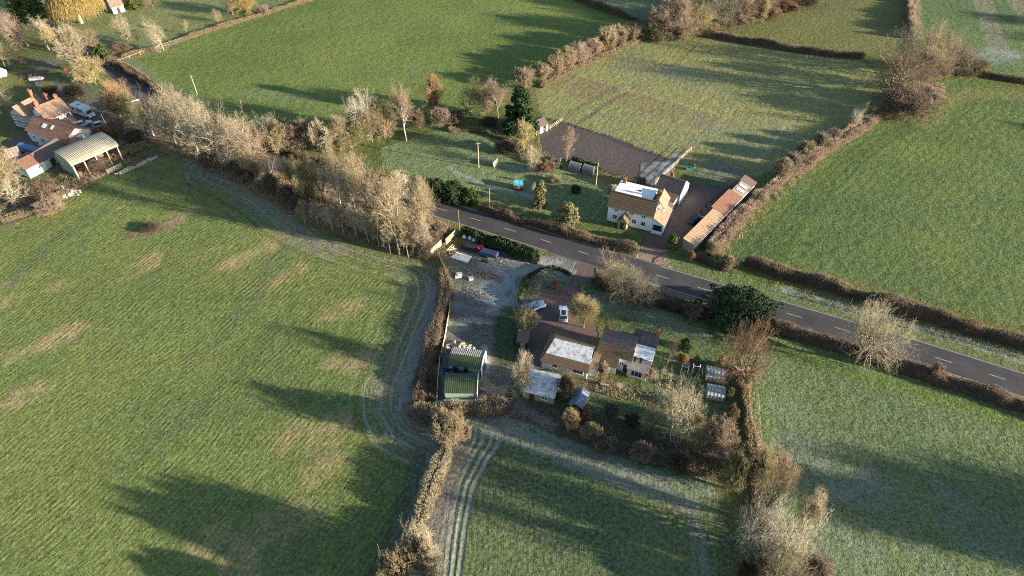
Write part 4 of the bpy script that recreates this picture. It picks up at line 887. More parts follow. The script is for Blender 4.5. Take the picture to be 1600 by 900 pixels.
T_RUST = mat('rust_red_sheet', (0.25,0.125,0.09), .8, .22, 2.0, bump=.6, stripes=(0,.8,.6,.14))
T_GREY = mat('weathered_grey_sheet', (0.30,0.24,0.20), .8, .2, 1.5, bump=.6, stripes=(0,.8,.6,.12))
T_LICH = mat('lichened_asbestos_sheet', (0.36,0.33,0.25), .85, .16, 1.5, bump=.8, stripes=(0,.45,.9,.09), var2=((0.33,0.27,0.18), .6, .6))
W_GREEN = mat('pale_green_sheet_wall', (0.26,0.36,0.28), .7, .08, 1.0, bump=.4, stripes=(1,.35,.6,.05))
W_TIMBER = mat('half_timber_wall', (0.55,0.54,0.52), .8, .1, 1.5)
W_TAN = mat('tan_plank_wall', (0.42,0.30,0.22), .8, .25, 2.0, stripes=(2,.22,.3,.1))
W_GREYB = mat('grey_block_wall', (0.30,0.28,0.27), .9, .2, 3.0)
T_SOLAR = mat('dark_slates_with_pale_battens', (0.105,0.09,0.105), .55, .18, 3.0, bump=.3, stripes=(0,1.15,.1,.10))
BEAM = mat('black_oak_beam', (0.03,0.025,0.022), .85, .2, 3.0)
def site(name, label, cat, a, b, z=0.0, group=None):
    """an Empty at the ground corner below photo point a (seen at height z), x axis towards b; returns it and the length"""
    p, q = G(*a, z), G(*b, z); o = empty(name, (p[0], p[1], 0), math.atan2(q[1]-p[1], q[0]-p[0])); tag(o, label, cat, group)
    return o, math.hypot(q[0]-p[0], q[1]-p[1])
def gable_walls(root, L, D, ev, rd, m_=WHITE, x0=0, y0=0, axis='x', name='wall'):
    g = MB()
    if axis == 'x': poly = [(x0,y0,-.1),(x0,y0+D,-.1),(x0,y0+D,ev),(x0,y0+D/2,rd),(x0,y0,ev)]; off = (L,0,0)
    else: poly = [(x0,y0,-.1),(x0+L,y0,-.1),(x0+L,y0,ev),(x0+L/2,y0,rd),(x0,y0,ev)]; off = (0,D,0)
    g.prism(poly, off); return g.build(name, m_, root)
def slab(g, quad, th=.14, mi=0):
    a, b, c, d = [Vector(q) for q in quad]; n_ = (b-a).cross(d-a).normalized()
    if n_.z < 0: n_ = -n_
    g.prism([tuple(v) for v in (a, b, c, d)], tuple(n_*th), mi)
def gable_roof(root, L, D, ev, rd, m_, x0=0, y0=0, axis='x', ov=.3, name='roof', mb=None, hipl=0, hipr=0):
    g = mb or MB(); k = (rd-ev)/(D/2 if axis == 'x' else L/2); zo = ev-ov*k+.03; rr = rd+.03
    if axis == 'x':
        X0, X1, Y0, Y1, ym = x0-ov, x0+L+ov, y0-ov, y0+D+ov, y0+D/2
        slab(g, [(X0,Y0,zo),(X1,Y0,zo),(X1-hipr,ym,rr),(X0+hipl,ym,rr)]); slab(g, [(X1,Y1,zo),(X0,Y1,zo),(X0+hipl,ym,rr),(X1-hipr,ym,rr)])
        if hipl: slab(g, [(X0,Y0,zo),(X0+hipl,ym-.02,rr),(X0+hipl,ym+.02,rr),(X0,Y1,zo)])
        if hipr: slab(g, [(X1,Y0,zo),(X1-hipr,ym-.02,rr),(X1-hipr,ym+.02,rr),(X1,Y1,zo)])
        g.box(X0+hipl, X1-hipr, ym-.12, ym+.12, rr+.09, rr+.22)
    else:
        X0, X1, Y0, Y1, xm = x0-ov, x0+L+ov, y0-ov, y0+D+ov, x0+L/2
        slab(g, [(X0,Y0,zo),(xm,Y0,rr),(xm,Y1,rr),(X0,Y1,zo)]); slab(g, [(X1,Y0,zo),(X1,Y1,zo),(xm,Y1,rr),(xm,Y0,rr)])
        g.box(xm-.12, xm+.12, Y0, Y1, rr+.09, rr+.22)
    return g if mb else g.build(name, m_, root)
def chimney(root, x, y, z0, z1, wx=.75, wy=.55, m_=BRICK, pots=2):
    g = MB(); g.box(x-wx/2, x+wx/2, y-wy/2, y+wy/2, z0, z1); g.box(x-wx/2-.07, x+wx/2+.07, y-wy/2-.07, y+wy/2+.07, z1-.25, z1-.1)
    c = g.build('chimney', m_, root); p = MB()
    for k in range(pots): p.cyl((x+(k-(pots-1)/2)*.32, y, z1-.02), (x+(k-(pots-1)/2)*.32, y, z1+.35), .12, .10, 8)
    p.build('chimney_pot', T_ORANGE, c); return c
def window(root, x, z, wd, h, y=0.0, face='f', panes=2, m_=WHITE, name='window', bars=1):
    """face f: front (-y) at y, b: back (+y), r: right side (+x) where x is the wall plane and y the position, l: left"""
    def tr(u, d, zz):
        if face == 'f': return (x+u, y-d, zz)
        if face == 'b': return (x-u, y+d, zz)
        if face == 'r': return (x+d, y+u, zz)
        return (x-d, y-u, zz)
    def bx(g, u0, u1, d0, d1, z0, z1):
        p = [tr(u0,d0,z0), tr(u1,d0,z0), tr(u1,d1,z0), tr(u0,d1,z0)]; g.prism(p, (0,0,z1-z0))
    g = MB(); t = .07
    bx(g, -wd/2, -wd/2+t, .003, .07, z, z+h); bx(g, wd/2-t, wd/2, .003, .07, z, z+h); bx(g, -wd/2+t, wd/2-t, .003, .07, z, z+t); bx(g, -wd/2+t, wd/2-t, .003, .07, z+h-t, z+h)
    for k in range(1, panes): u = -wd/2+wd*k/panes; bx(g, u-.035, u+.035, .003, .06, z+t, z+h-t)
    for k in range(1, bars): zz = z+h*k/bars; bx(g, -wd/2+t, wd/2-t, .003, .05, zz-.02, zz+.02)
    bx(g, -wd/2-.08, wd/2+.08, .003, .12, z-.09, z-.003)
    f = g.build(name, m_, root); g = MB(); bx(g, -wd/2+t, wd/2-t, .004, .03, z+t, z+h-t); g.build('pane', GLASS, f); return f
def door(root, x, wd=.9, h=2.0, y=0.0, face='f', m_=WHITE):
    def tr(u, d, zz):
        if face == 'f': return (x+u, y-d, zz)
        return (x+d, y+u, zz)
    g = MB()
    for u0, u1, d, z0, z1 in ((-wd/2,wd/2,.05,0,h),(-wd/2+.12,wd/2-.12,.08,.15,h*.45),(-wd/2+.12,wd/2-.12,.08,h*.52,h-.15)):
        p = [tr(u0,.003,z0), tr(u1,.003,z0), tr(u1,d,z0), tr(u0,d,z0)]; g.prism(p, (0,0,z1-z0))
    d_ = g.build('door', m_, root); g = MB(); q = tr(wd/2-.1, .1, h*.5); g.blob(q, (.05,.05,.05), 6, 4, 0); g.build('handle', METAL, d_); return d_
def gutter(root, L, ev, y=-.36, x0=-.3, m_=METAL):
    g = MB(); g.cyl((x0,y,ev),(x0+L+.6,y,ev),.06,n=6); g.build('gutter', m_, root)

# --- the white farmhouse north of the road
h1, L = site('white_farmhouse', 'white rendered farmhouse with brown tiled roof and pointed porch facing the road', 'house', (948,344), (1016,361.5))
D1 = 4.6; EV, RG = 4.2, 6.6
gable_walls(h1, L, D1, EV, RG, WHITE); gable_roof(h1, L, D1, EV, RG, T_BROWN)
for x, z, wd in ((1.9,3.2,.95),(5.3,3.2,.95),(8.0,3.2,.95),(1.7,1.0,1.1),(6.1,1.0,1.1),(8.2,1.0,1.1)):
    window(h1, x*L/10, z, wd, .95 if z > 2 else 1.15, panes=2, bars=2)
px_ = .40*L; gable_walls(h1, 2.0, 1.9, 2.0, 3.3, W_TAN, x0=px_-1.0, y0=-1.9, axis='y', name='porch'); gable_roof(h1, 2.0, 1.9, 2.0, 3.3, T_BROWN, x0=px_-1.0, y0=-1.9, axis='y', ov=.2, name='porch_roof')
door(h1, px_, .9, 1.9, y=-1.9, m_=DARKWOOD); gutter(h1, L, EV-.12)
g = MB(); g.box(.2, L-1.6, D1+.003, D1+4.6, -.1, 5.0); g.build('rear_wing', WHITE, h1)
g = MB(); slab(g, [(0,D1-.3,5.25),(L-1.5,D1-.3,5.25),(L-1.5,D1+4.9,5.0),(0,D1+4.9,5.0)], .18); g.build('frosted_flat_roof', T_FROSTW, h1)
g = MB(); g.box(5.0,5.7,D1+2.0,D1+2.5,5.28,5.45); g.build('roof_light', GLASS, h1)
gable_walls(h1, 3.0, 4.6, 4.2, 6.0, CREAM, x0=L-1.45, y0=D1-.6, axis='y', name='side_wing'); gable_roof(h1, 3.0, 4.6, 4.2, 6.0, T_ORANGE, x0=L-1.45, y0=D1-.6, axis='y', ov=.2, name='side_wing_roof')
g = MB(); g.prism([(L+.003,.2,-.1),(L+2.8,.2,-.1),(L+2.8,.2,2.1),(L+.003,.2,3.7)], (0,7.0,0)); g.build('lean_to', WHITE, h1)
g = MB(); slab(g, [(L+.05,.0,3.78),(L+3.0,.0,2.08),(L+3.0,7.3,2.08),(L+.05,7.3,3.78)], .14); g.build('lean_to_roof', T_ORANGE, h1)
g = MB(); g.box(L+.4,L+2.4,.15,.197,0,2.0); g.build('garage_dark_panel', GLASS, h1)  # dark panel on the wall, stands for the shade inside the open garage
window(h1, L+2.8, 1.0, 1.0, .9, y=3.5, face='r')
chimney(h1, 1.0, D1+4.2, 4.6, 6.4, m_=BRICK, pots=1); chimney(h1, L-.2, D1+1.6, 5.2, 7.0, m_=BRICK, pots=1)
g = MB(); g.box(L+.2, L+2.7, -.5, -.3, -.1, .8); g.build('garden_wall', WHITE, h1)
# --- outbuilding behind it
h2, L = site('slate_outbuilding', 'long outbuilding with dark brown slate roof and white right gable behind the white farmhouse', 'outbuilding', (1026,292.5), (1061.5,303.5), 2.8)
gable_walls(h2, L, 5.0, 2.8, 4.9, WHITE); gable_roof(h2, L, 5.0, 2.8, 4.9, T_SLATE, ov=.25)
bpy.data.objects  # noqa
g = MB(); slab(g, [(-.3,-3.0,2.0),(L-.1,-3.0,2.0),(L-.1,-.35,2.75),(-.3,-.35,2.75)], .12); g.build('link_roof', T_BROWN, h2)
g = MB(); g.box(-.2, L-.2, -2.9, -.003, -.1, 2.0); g.build('link_wall', CREAM, h2)
chimney(h2, 2.0, 4.3, 3.0, 5.3, pots=1); window(h2, L, .9, 1.0, .9, y=2.5, face='r'); window(h2, 3.0, .8, .9, .9, y=-2.9)
g = MB(); g.prism([(L+.32,-.4,0),(L+.32,5.4,0),(L+.32,5.4,2.9),(L+.32,2.5,5.3),(L+.32,-.4,2.9)], (.18,0,0)); g.build('gable_parapet', WHITE, h2)
# --- the long low barn, mono pitched, four roof sections
h3, L = site('long_barn', 'long narrow barn with tan, rust red and grey roof sections beside the brown hedge', 'barn', (1084,384), (1180,286), 2.2)
secs = ((0,.46,2.5,T_TAN,'tan_roof_section',2.75),(.46,.76,3.1,T_RUST,'rust_red_roof_section',2.95),(.76,.93,2.5,T_GREY,'grey_roof_section',2.8),(.93,1.02,2.8,T_SLATE,'dark_roof_section',2.9))
for a, b, D, m_, nm, hz in secs:
    g = MB(); g.prism([(a*L+.01,0,-.1),(a*L+.01,D,-.1),(a*L+.01,D,hz-.1),(a*L+.01,0,2.1)], ((b-a)*L-.02,0,0)); g.build('wall', W_TAN if m_ is T_TAN else W_GREYB, h3)
    g = MB(); slab(g, [(a*L,-.3,2.08),(b*L-.04,-.3,2.08),(b*L-.04,D+.3,hz+.05),(a*L,D+.3,hz+.05)], .10); g.build(nm, m_, h3)
for a, y in ((.86,.5),(.80,.3)):
    g = MB(); slab(g, [(a*L,y,2.35+.24*y),(a*L+.9,y,2.35+.24*y),(a*L+.9,y+1.9,2.35+.24*(y+1.9)),(a*L,y+1.9,2.35+.24*(y+1.9))], .06); g.build('pale_roof_light', WHITE, h3)
g = MB()
for k in range(9): g.box(.05*L+k*2.6, .05*L+k*2.6+1.9, 2.5+.003 if k < 4 else 3.1+.003, 2.58 if k < 4 else 3.18, 0, 2.2)
g.build('stable_doors', DARKWOOD, h3); gutter(h3, L*.95, 2.08, y=-.36, m_=WHITE)

# --- bungalow, cottage and annex south of the road
h4, L = site('cream_bungalow', 'cream bungalow with frosted pale upper roof and mossy brown lower roof', 'bungalow', (846,574), (916,592.5))
D4 = 7.2; gable_walls(h4, L, D4, 2.35, 2.352, CREAM); gable_walls(h4, .3, D4-.02, 2.36, 4.5, CREAM, x0=L-.32, y0=.01, name='right_gable')
g = MB(); k = (4.6-2.35)/(D4/2); zz = 2.35-.35*k+.03; ysp = 1.0
slab(g, [(-.3,-.35,zz),(L+.3,-.35,zz),(L+.2,ysp,2.38+k*ysp),(.35,ysp,2.38+k*ysp)], .16); slab(g, [(L+.3,D4+.35,zz),(-.3,D4+.35,zz),(1.3,D4/2,4.62),(L+.1,D4/2,4.62)], .16)
slab(g, [(-.3,-.35,zz),(1.3,D4/2-.02,4.62),(1.3,D4/2+.02,4.62),(-.3,D4+.35,zz)], .16); g.build('mossy_roof', T_BROWN, h4)
g = MB(); slab(g, [(.42,ysp+.02,2.42+k*ysp),(L+.2,ysp+.02,2.42+k*ysp),(L+.1,D4/2+.02,4.68),(1.3,D4/2+.02,4.68)], .18); g.build('frosted_roof', T_FROST, h4)
for x, wd, pn in ((2.5,1.0,2),(7.1,1.9,3)): window(h4, x*L/8.8, .95, wd, .95, panes=pn)
door(h4, 1.75*L/8.8, .8, 1.9); gutter(h4, L, 2.2)
g = MB(); g.prism([(L+.003,1.0,-.1),(L+1.7,1.0,-.1),(L+1.7,1.0,2.4),(L+.003,1.0,2.4)], (0,4.5,0)); g.build('link_wall', CREAM, h4)
g = MB(); slab(g, [(L+.35,.7,2.45),(L+1.6,.7,2.45),(L+1.6,3.2,3.7),(L+.35,3.2,3.7)], .14); slab(g, [(L+1.6,5.8,2.45),(L+.35,5.8,2.45),(L+.35,3.22,3.7),(L+1.6,3.22,3.7)], .14); g.build('link_roof', T_ORANGE, h4)
h5, L = site('brown_roofed_cottage', 'cottage with long brown catslide roof below dark slates and a brick chimney', 'cottage', (929,577), (960.5,586))
Lr = 6.1
g = MB(); g.prism([(0,0,-.1),(0,6.4,-.1),(0,6.4,3.9),(0,4.4,6.3),(0,0,2.5)], (L,0,0)); g.build('wall', WHITE, h5)
g = MB(); g.prism([(L+.003,1.4,-.1),(L+.003,6.4,-.1),(L+.003,6.4,3.9),(L+.003,4.4,6.3),(L+.003,1.4,3.5)], (Lr-L,0,0)); g.build('set_back_wall', CREAM, h5)
def sl(y): return 2.5+(6.3-2.5)*y/4.4+.04
g = MB(); slab(g, [(-.3,-.35,sl(-.35)),(L+.25,-.35,sl(-.35)),(L+.25,2.85,sl(2.85)),(-.3,2.85,sl(2.85))], .15); g.build('brown_catslide_roof', T_BROWN, h5)
g = MB(); slab(g, [(L+.29,1.1,sl(1.1)),(Lr+.25,1.1,sl(1.1)),(Lr+.25,2.85,sl(2.85)),(L+.29,2.85,sl(2.85))], .15); g.build('lower_tiled_roof', T_BROWN, h5)
g = MB(); slab(g, [(0,2.9,sl(2.9)),(Lr+.2,2.9,sl(2.9)),(Lr+.2,4.4,sl(4.4)),(0,4.4,sl(4.4))], .15); slab(g, [(Lr+.2,6.75,3.55),(0,6.75,3.55),(0,4.42,sl(4.4)),(Lr+.2,4.42,sl(4.4))], .15); g.box(0,Lr+.2,4.3,4.54,sl(4.4)+.08,sl(4.4)+.25); g.build('dark_slate_roof', T_SOLAR, h5)
g = MB(); g.box(L+.24, L+.32, -.3, 4.3, 0, 0.01) ; 
chimney(h5, .45, 4.8, 5.6, 7.7, .7, .7, pots=2); window(h5, 1.9*L/4, 1.0, 1.7, 1.0, panes=3); window(h5, L+.7, 1.6, .7, .9, y=1.4, panes=2); door(h5, L+1.5, .8, 1.9, y=1.4, m_=DARKWOOD)
h6, L = site('white_dormered_annex', 'two storey annex with dark slate ridge, bright white flat roof and bay window', 'house', (977,587), (1010,596.5))
L = 3.9
g = MB(); g.box(0,L,2.6,6.2,-.1,3.6); g.prism([(0,4.6,4.0),(0,7.6,4.0),(0,6.1,6.2)], (L,0,0)); g.box(0,L,6.2,7.6,-.1,3.99); g.build('wall', WHITE, h6)
g = MB(); slab(g, [(-.25,4.25,3.8),(L+.25,4.25,3.8),(L+.25,6.1,6.25),(-.25,6.1,6.25)], .15); slab(g, [(L+.25,7.9,3.8),(-.25,7.9,3.8),(-.25,6.12,6.25),(L+.25,6.12,6.25)], .15); g.build('slate_roof', T_SOLAR, h6)
g = MB(); slab(g, [(-.15,1.9,3.5),(L+.15,1.9,3.5),(L+.15,4.4,4.35),(-.15,4.4,4.35)], .14); g.build('white_flat_roof', T_FROSTW, h6)
g = MB(); g.prism([(.2,0,-.1),(L-.2,0,-.1),(L-.2,2.597,-.1),(.2,2.597,-.1)], (0,0,2.4)); g.build('bay_wall', CREAM, h6)
g = MB(); slab(g, [(0,-.3,2.35),(L+.1,-.3,2.35),(L+.1,2.55,3.45),(0,2.55,3.45)], .14); g.build('grey_bay_roof', mat('pale_grey_bay_roof',(0.26,0.24,0.21),.8,.15,2.0), h6)
for x in (.8, 1.9):
    g = MB(); g.prism([(x,.9,2.35+.385*.9+.60),(x+.4,.9,2.35+.385*.9+.60),(x+.4,1.9,2.35+.385*1.9+.60),(x,1.9,2.35+.385*1.9+.60)], (0,0,.05)); g.build('roof_light', GLASS, h6)
window(h6, L-.2, .6, 2.0, 1.4, y=1.3, face='r', panes=3); window(h6, 1.9, .6, 2.0, 1.4, y=0, panes=3); chimney(h6, L-.1, 6.0, 5.4, 7.6, .6, .7, pots=1)
# --- sheds and greenhouses of the garden
h, L = site('slate_shed', 'long shed with frost streaked grey roof and tan boarded front below the bungalow', 'shed', (816.5,621), (865,632))
gable_walls(h, L, 5.0, 1.9, 3.0, W_TAN); gable_roof(h, L, 5.0, 1.9, 3.0, T_FROST, ov=.2); door(h, L*.3, .9, 1.7, m_=DARKWOOD); window(h, L, .8, .8, .7, y=2.5, face='r'); window(h, L*.7, .8, 1.0, .7)
h, L = site('blue_roofed_shed', 'small garden shed with blue left roof slope and brown front gable', 'shed', (889,642), (908,648.5))
gable_walls(h, L, 3.6, 1.8, 2.5, DARKWOOD, axis='y'); gable_roof(h, L, 3.6, 1.8, 2.5, mat('blue_grey_felt',(0.16,0.20,0.27),.5,.15,2.0), axis='y', ov=.15); door(h, L/2, .8, 1.6, m_=W_TAN); window(h, L, .9, .8, .6, y=2.0, face='r')
GHG = mat('frosty_greenhouse_glass', (0.34,0.36,0.33), .35, .25, 2.5, frost=(.46,(0.72,0.74,0.74),1.8), spec=.5)
def greenhouse(label, a, b):
    h, L = site('greenhouse', label, 'greenhouse', a, b, group='greenhouses in the lower garden'); D = 2.6
    g = MB(); g.prism([(0,0,0),(0,D,0),(0,D,1.35),(0,D/2,2.1),(0,0,1.35)], (L,0,0)); g.build('glass', GHG, h)
    g = MB()
    for k in range(6):
        x = L*k/5
        for p, q in (((x,-.02,0),(x,-.02,1.37)),((x,-.02,1.37),(x,D/2,2.14)),((x,D/2,2.14),(x,D+.02,1.37)),((x,D+.02,1.37),(x,D+.02,0))): g.cyl(p, q, .03, n=4)
    for y, z in ((-.02,1.37),(D/2,2.15),(D+.02,1.37),(D*.25,1.76),(D*.75,1.76)): g.cyl((0,y,z),(L,y,z),.035,n=4)
    g.build('frame', METAL, h); g = MB(); g.box(-.05,-.01,D/2-.4,D/2+.4,0,1.7); g.build('door', METAL, h)
    g = MB(); g.box(-.06,L+.06,-.07,D+.07,-.05,.22); g.build('base', BRICK, h)
greenhouse('upper one of two small frosted greenhouses', (1101.5,595.5), (1130.5,600.5)); greenhouse('lower one of two small frosted greenhouses', (1103,624.5), (1130.5,629))
h, L = site('little_slate_shed', 'little slate roofed shed between the dark hedge and the brick driveway', 'shed', (808,543), (825,544.5))
gable_walls(h, L, 2.6, 1.7, 1.75, DARKWOOD); g = MB(); slab(g, [(-.15,-.15,1.7),(L+.15,-.15,1.7),(L+.15,2.8,2.15),(-.15,2.8,2.15)], .1); g.build('roof', T_SLATE, h); door(h, L/2, .8, 1.5, m_=W_GREYB)
def arch(label, px, py):
    X, Y = G(px, py); o = empty('garden_arch', (X, Y, 0), R(-10)); tag(o, label, 'garden arch', 'white garden arches')
    for s_ in (-.6, .6):
        g = MB(); g.cyl((s_,0,0),(s_,0,2.1),.05,n=6); g.build('post', WHITE, o)
    g = MB(); g.cyl((-.65,0,2.1),(.65,0,2.1),.05,n=6); g.cyl((-.6,0,2.1),(-.6,.6,2.1),.05,n=6); g.cyl((.6,0,2.1),(.6,.6,2.1),.05,n=6); g.build('top_bar', WHITE, o)
arch('left white garden arch beside the big cream garden tree', 1068, 585); arch('right white garden arch near the upper greenhouse', 1086, 584)

# --- the green barns in the yard with the machines between them
def green_barn(label, a, b, ridge, m_back, m_front=T_GREEN, group='green sheet barns'):
    h, L = site('green_barn', label, 'barn', a, b, 2.3, group=group); D = 4.1
    gable_walls(h, L, D, 2.3, ridge, W_GREEN)
    g = MB(); k = (ridge-2.3)/(D/2); slab(g, [(-.15,-.2,2.3-.2*k+.03),(L+.15,-.2,2.3-.2*k+.03),(L+.15,D/2,ridge+.03),(-.15,D/2,ridge+.03)], .1); g.build('front_roof_slope', m_front, h)
    g = MB(); slab(g, [(L+.15,D+.2,2.3-.2*k+.03),(-.15,D+.2,2.3-.2*k+.03),(-.15,D/2+.01,ridge+.03),(L+.15,D/2+.01,ridge+.03)], .1); g.build('back_roof_slope', m_back, h)
    g = MB(); g.prism([(L+.17,-.2,0),(L+.17,D+.2,0),(L+.17,D+.2,2.45),(L+.17,D/2,ridge+.22),(L+.17,-.2,2.45)], (.12,0,0)); g.build('white_gable_trim', WHITE, h)
    g = MB(); g.box(L+.29,L+.34,D/2-1.3,D/2+1.3,0,2.2); g.build('doorway_dark_panel', GLASS, h); return h, L, D  # dark panel painted for the unlit inside of the barn entrance
hb, L, D = green_barn('front green ribbed barn with white edge above the ochre hedge', (694.5,613), (743.5,613.5), 2.95, mat('dark_green_sheet',(0.05,0.075,0.048),.6,.15,1.0,stripes=(0,.36,1.,.1),bump=.5))
g = MB(); g.box(-.2, L+.9, -.75, -.45, 0, .9); g.build('white_front_wall', WHITE, hb)
green_barn('rear green ribbed barn with frosted grey back slope beside the log heap', (701,569.5), (750,576), 3.0, T_GREYS)
def tractor(label, px, py, rz, body, name='tractor'):
    X, Y = G(px, py); o = empty(name, (X, Y, 0), R(rz)); tag(o, label, 'tractor', 'machines between the green barns')
    g = MB(); g.box(.1,1.7,-.35,.35,.7,1.35); g.box(1.7,1.85,-.3,.3,.75,1.25); g.build('bonnet', body, o)
    g = MB(); g.box(-1.1,.1,-.5,.5,.7,1.2); g.build('body', body, o)
    g = MB(); g.prism([(-.95,-.5,1.2),(.05,-.5,1.2),(-.1,-.42,2.1),(-.85,-.42,2.1)], (0,.92,0)); c = g.build('cab', GLASS, o); g = MB(); g.box(-.95,-.0,-.52,.52,2.1,2.2); g.build('cab_roof', body, c)
    for x, y, r_, wd in ((-.75,-.75,.72,.35),(-.75,.75,.72,.35),(1.25,-.55,.42,.25),(1.25,.55,.42,.25)):
        g = MB(); g.cyl((x,y-wd/2,r_),(x,y+wd/2,r_),r_,n=16); w_ = g.build('wheel', RUBBER, o); g = MB(); g.cyl((x,y-wd/2-.02,r_),(x,y+wd/2+.02,r_),r_*.5,n=12); g.build('rim', WHITE, w_)
BLUE = mat('blue_machine_paint', (0.03,0.13,0.42), .4, .15, 3.0)
tractor('bright blue tractor between the two green barns', 733, 583, 10, BLUE); tractor('navy blue tractor half hidden between the two green barns', 709, 582, 170, mat('navy_machine_paint',(0.03,0.045,0.12),.4,.2,3.0))
# log and rubble heaps
def heap(name, label, cat, px, py, n_, rx, ry, rz, m_, s=.35, hmax=.6, group=None):
    X, Y = G(px, py); g = MB(); a0 = R(rz)
    for k in range(n_):
        u, v = random.gauss(0, rx/2.4), random.gauss(0, ry/2.4); x = u*math.cos(a0)-v*math.sin(a0); y = u*math.sin(a0)+v*math.cos(a0); z = max(0.05, hmax*(1-math.hypot(u/rx, v/ry))*random.random())
        a = random.uniform(0, math.pi)
        if name == 'log_heap': l = random.uniform(.4, 1.0); r_ = random.uniform(.15, .35); g.cyl((x-l/2*math.cos(a), y-l/2*math.sin(a), z+r_), (x+l/2*math.cos(a), y+l/2*math.sin(a), z+r_), r_, n=7)
        else: q = s*random.uniform(.4, 1.2); g.blob((x, y, z+q*.3), (q, q*random.uniform(.5, 1), q*.6), 6, 4, .3)
    g.add([(0,0,.22)]+[(q*rx*math.cos(t)*math.cos(a0)-q*ry*math.sin(t)*math.sin(a0), q*rx*math.cos(t)*math.sin(a0)+q*ry*math.sin(t)*math.cos(a0), .004) for t, q in [(math.pi*i/12, random.uniform(.75, 1.25)) for i in range(24)]], [(0, 1+i, 1+(i+1) % 24) for i in range(24)])
    o = g.build(name, m_, None); o.location = (X, Y, 0); tag(o, label, cat, group); return o
M_RUB = mat('rubble', (0.36,0.33,0.29), .9, .35, 4.0); M_RUBB = mat('brown_rubble', (0.26,0.19,0.14), .9, .4, 4.0); M_LOG = mat('cut_logs', (0.42,0.36,0.27), .9, .35, 5.0)
heap('log_heap','heap of pale cut logs behind the rear green barn','log heap',722,546,46,2.6,1.2,-25,M_LOG)
heap('rubble_heap','brown rubble heap in the middle of the gravel yard','rubble heap',758,430,70,3.4,1.5,-20,M_RUBB,.3)
heap('rubble_heap','dark rubble heap between the blue trailer and the yard hedge','rubble heap',790,398,60,3.0,1.2,-25,mat('dark_rubble',(0.10,0.075,0.07),.9,.4,4.0),.35)
heap('rubble_heap','tan rubble and timber scraps beside the white slab','rubble heap',706,398,60,2.4,1.4,-30,M_RUBB,.25)
heap('rubble_heap','rubble heap along the fence line in the lower yard','rubble heap',745,502,60,3.0,.7,-12,M_RUB,.25)
heap('rubble_heap','grey rubble heap in the frosty part of the gravel yard','rubble heap',735,462,50,3.5,2.0,0,mat('grey_rubble',(0.17,0.16,0.155),.9,.35,4.0),.22,.3)
heap('rubble_heap','pale stone heap at the edge of the big left field below the barn','rubble heap',110,303,70,2.6,1.4,40,mat('pale_stone',(0.42,0.37,0.31),.9,.35,4.0),.4,.8)
heap('rubble_heap','pale stone heap between the Dutch barn and the belt trees','rubble heap',226,254,50,3.4,.8,55,mat('pale_stone',(0,0,0)),.35,.5)
heap('rubble_heap','pale stone heap at the field edge below the Dutch barn','rubble heap',197,266,50,2.6,1.0,45,mat('pale_stone',(0,0,0)),.35,.5)
heap('straw_heap','orange straw and timber heap stored in the Dutch barn','straw heap',152,258,110,6.5,2.0,52,mat('orange_straw',(0.44,0.27,0.16),.9,.35,3.0),.5,1.2)
heap('manure_heap','dark manure heap in the garden below the farm yard trees','manure heap',52,118,70,5.5,2.0,-15,mat('dark_manure',(0.12,0.09,0.075),.95,.35,3.0),.5,.5)

# --- huts and stable by the arena
def tunnel(label, a, b, D=2.6):
    h, L = site('curved_hut', label, 'hut', a, b, group='dark curved huts by the arena'); g = MB(); K = 10
    prof = [(0, D/2-D/2*math.cos(math.pi*k/K), .5+1.5*math.sin(math.pi*k/K)) for k in range(K+1)]; g.prism([(0,0,0)]+prof+[(0,D,0)], (L,0,0)); g.build('shell', mat('dark_curved_sheet',(0.15,0.155,0.165),.5,.25,2.0,stripes=(0,.5,.6,.12),frost=(.56,(.5,.52,.55),1.5)), h)
    g = MB(); g.prism([(0,-.03,0),(0,-.03,.5)]+[(0, D/2-(D/2+.04)*math.cos(math.pi*k/K), .5+1.55*math.sin(math.pi*k/K)) for k in range(K+1)]+[(0,D+.03,0)], (-.08,0,0)); g.build('end_frame', METAL, h)
    g = MB(); g.box(L+.003,L+.04,D/2-.5,D/2+.5,0,1.6); g.build('door', DARKWOOD, h)
tunnel('left one of two dark curved huts below the arena', (888,266.5), (905,271)); tunnel('right one of two dark curved huts below the arena', (909,271), (925,275.5))
h, L = site('blue_hut', 'small hut with blue grey front between the reddish bush and the dark huts', 'hut', (860,262), (873,264)); gable_walls(h, L, 2.6, 1.6, 2.4, mat('blue_grey_boards',(0.14,0.2,0.3),.7,.2,2.0)); gable_roof(h, L, 2.6, 1.6, 2.4, T_SLATE, ov=.15); door(h, L/2, .8, 1.5, m_=DARKWOOD)
h, L = site('white_stable', 'white stable block with arched opening beside the dark conifer', 'stable', (844,209), (856,204)); gable_walls(h, L, 4.2, 2.1, 2.9, WHITE); gable_roof(h, L, 4.2, 2.1, 2.9, T_SLATE, ov=.2); door(h, L*.55, 1.0, 1.9, m_=GLASS)
h, L = site('turquoise_playhouse', 'turquoise and white covered box with dark front on the lawn', 'playhouse', (803,297), (817,297)); g = MB(); g.box(0,L,0,1.6,0,1.5); g.build('wall', DARKWOOD, h)
g = MB(); slab(g, [(-.1,-.15,1.45),(L+.1,-.15,1.45),(L+.1,1.8,1.75),(-.1,1.8,1.75)], .08); g.build('turquoise_roof', mat('turquoise_sheet',(0.06,0.42,0.48),.5,.1,1.0,var2=((.75,.8,.82),1.1,.5)), h); door(h, L/2, .8, 1.3, m_=T_SLATE)
h, L = site('blue_covered_bench', 'low blue covered frame in the shade left of the dark conifer', 'garden frame', (770,196), (781,195)); g = MB(); g.box(0,L,0,1,.6,.75); g.build('blue_top', mat('blue_tarpaulin',(0.05,0.22,0.35),.5,.1,1.0), h)
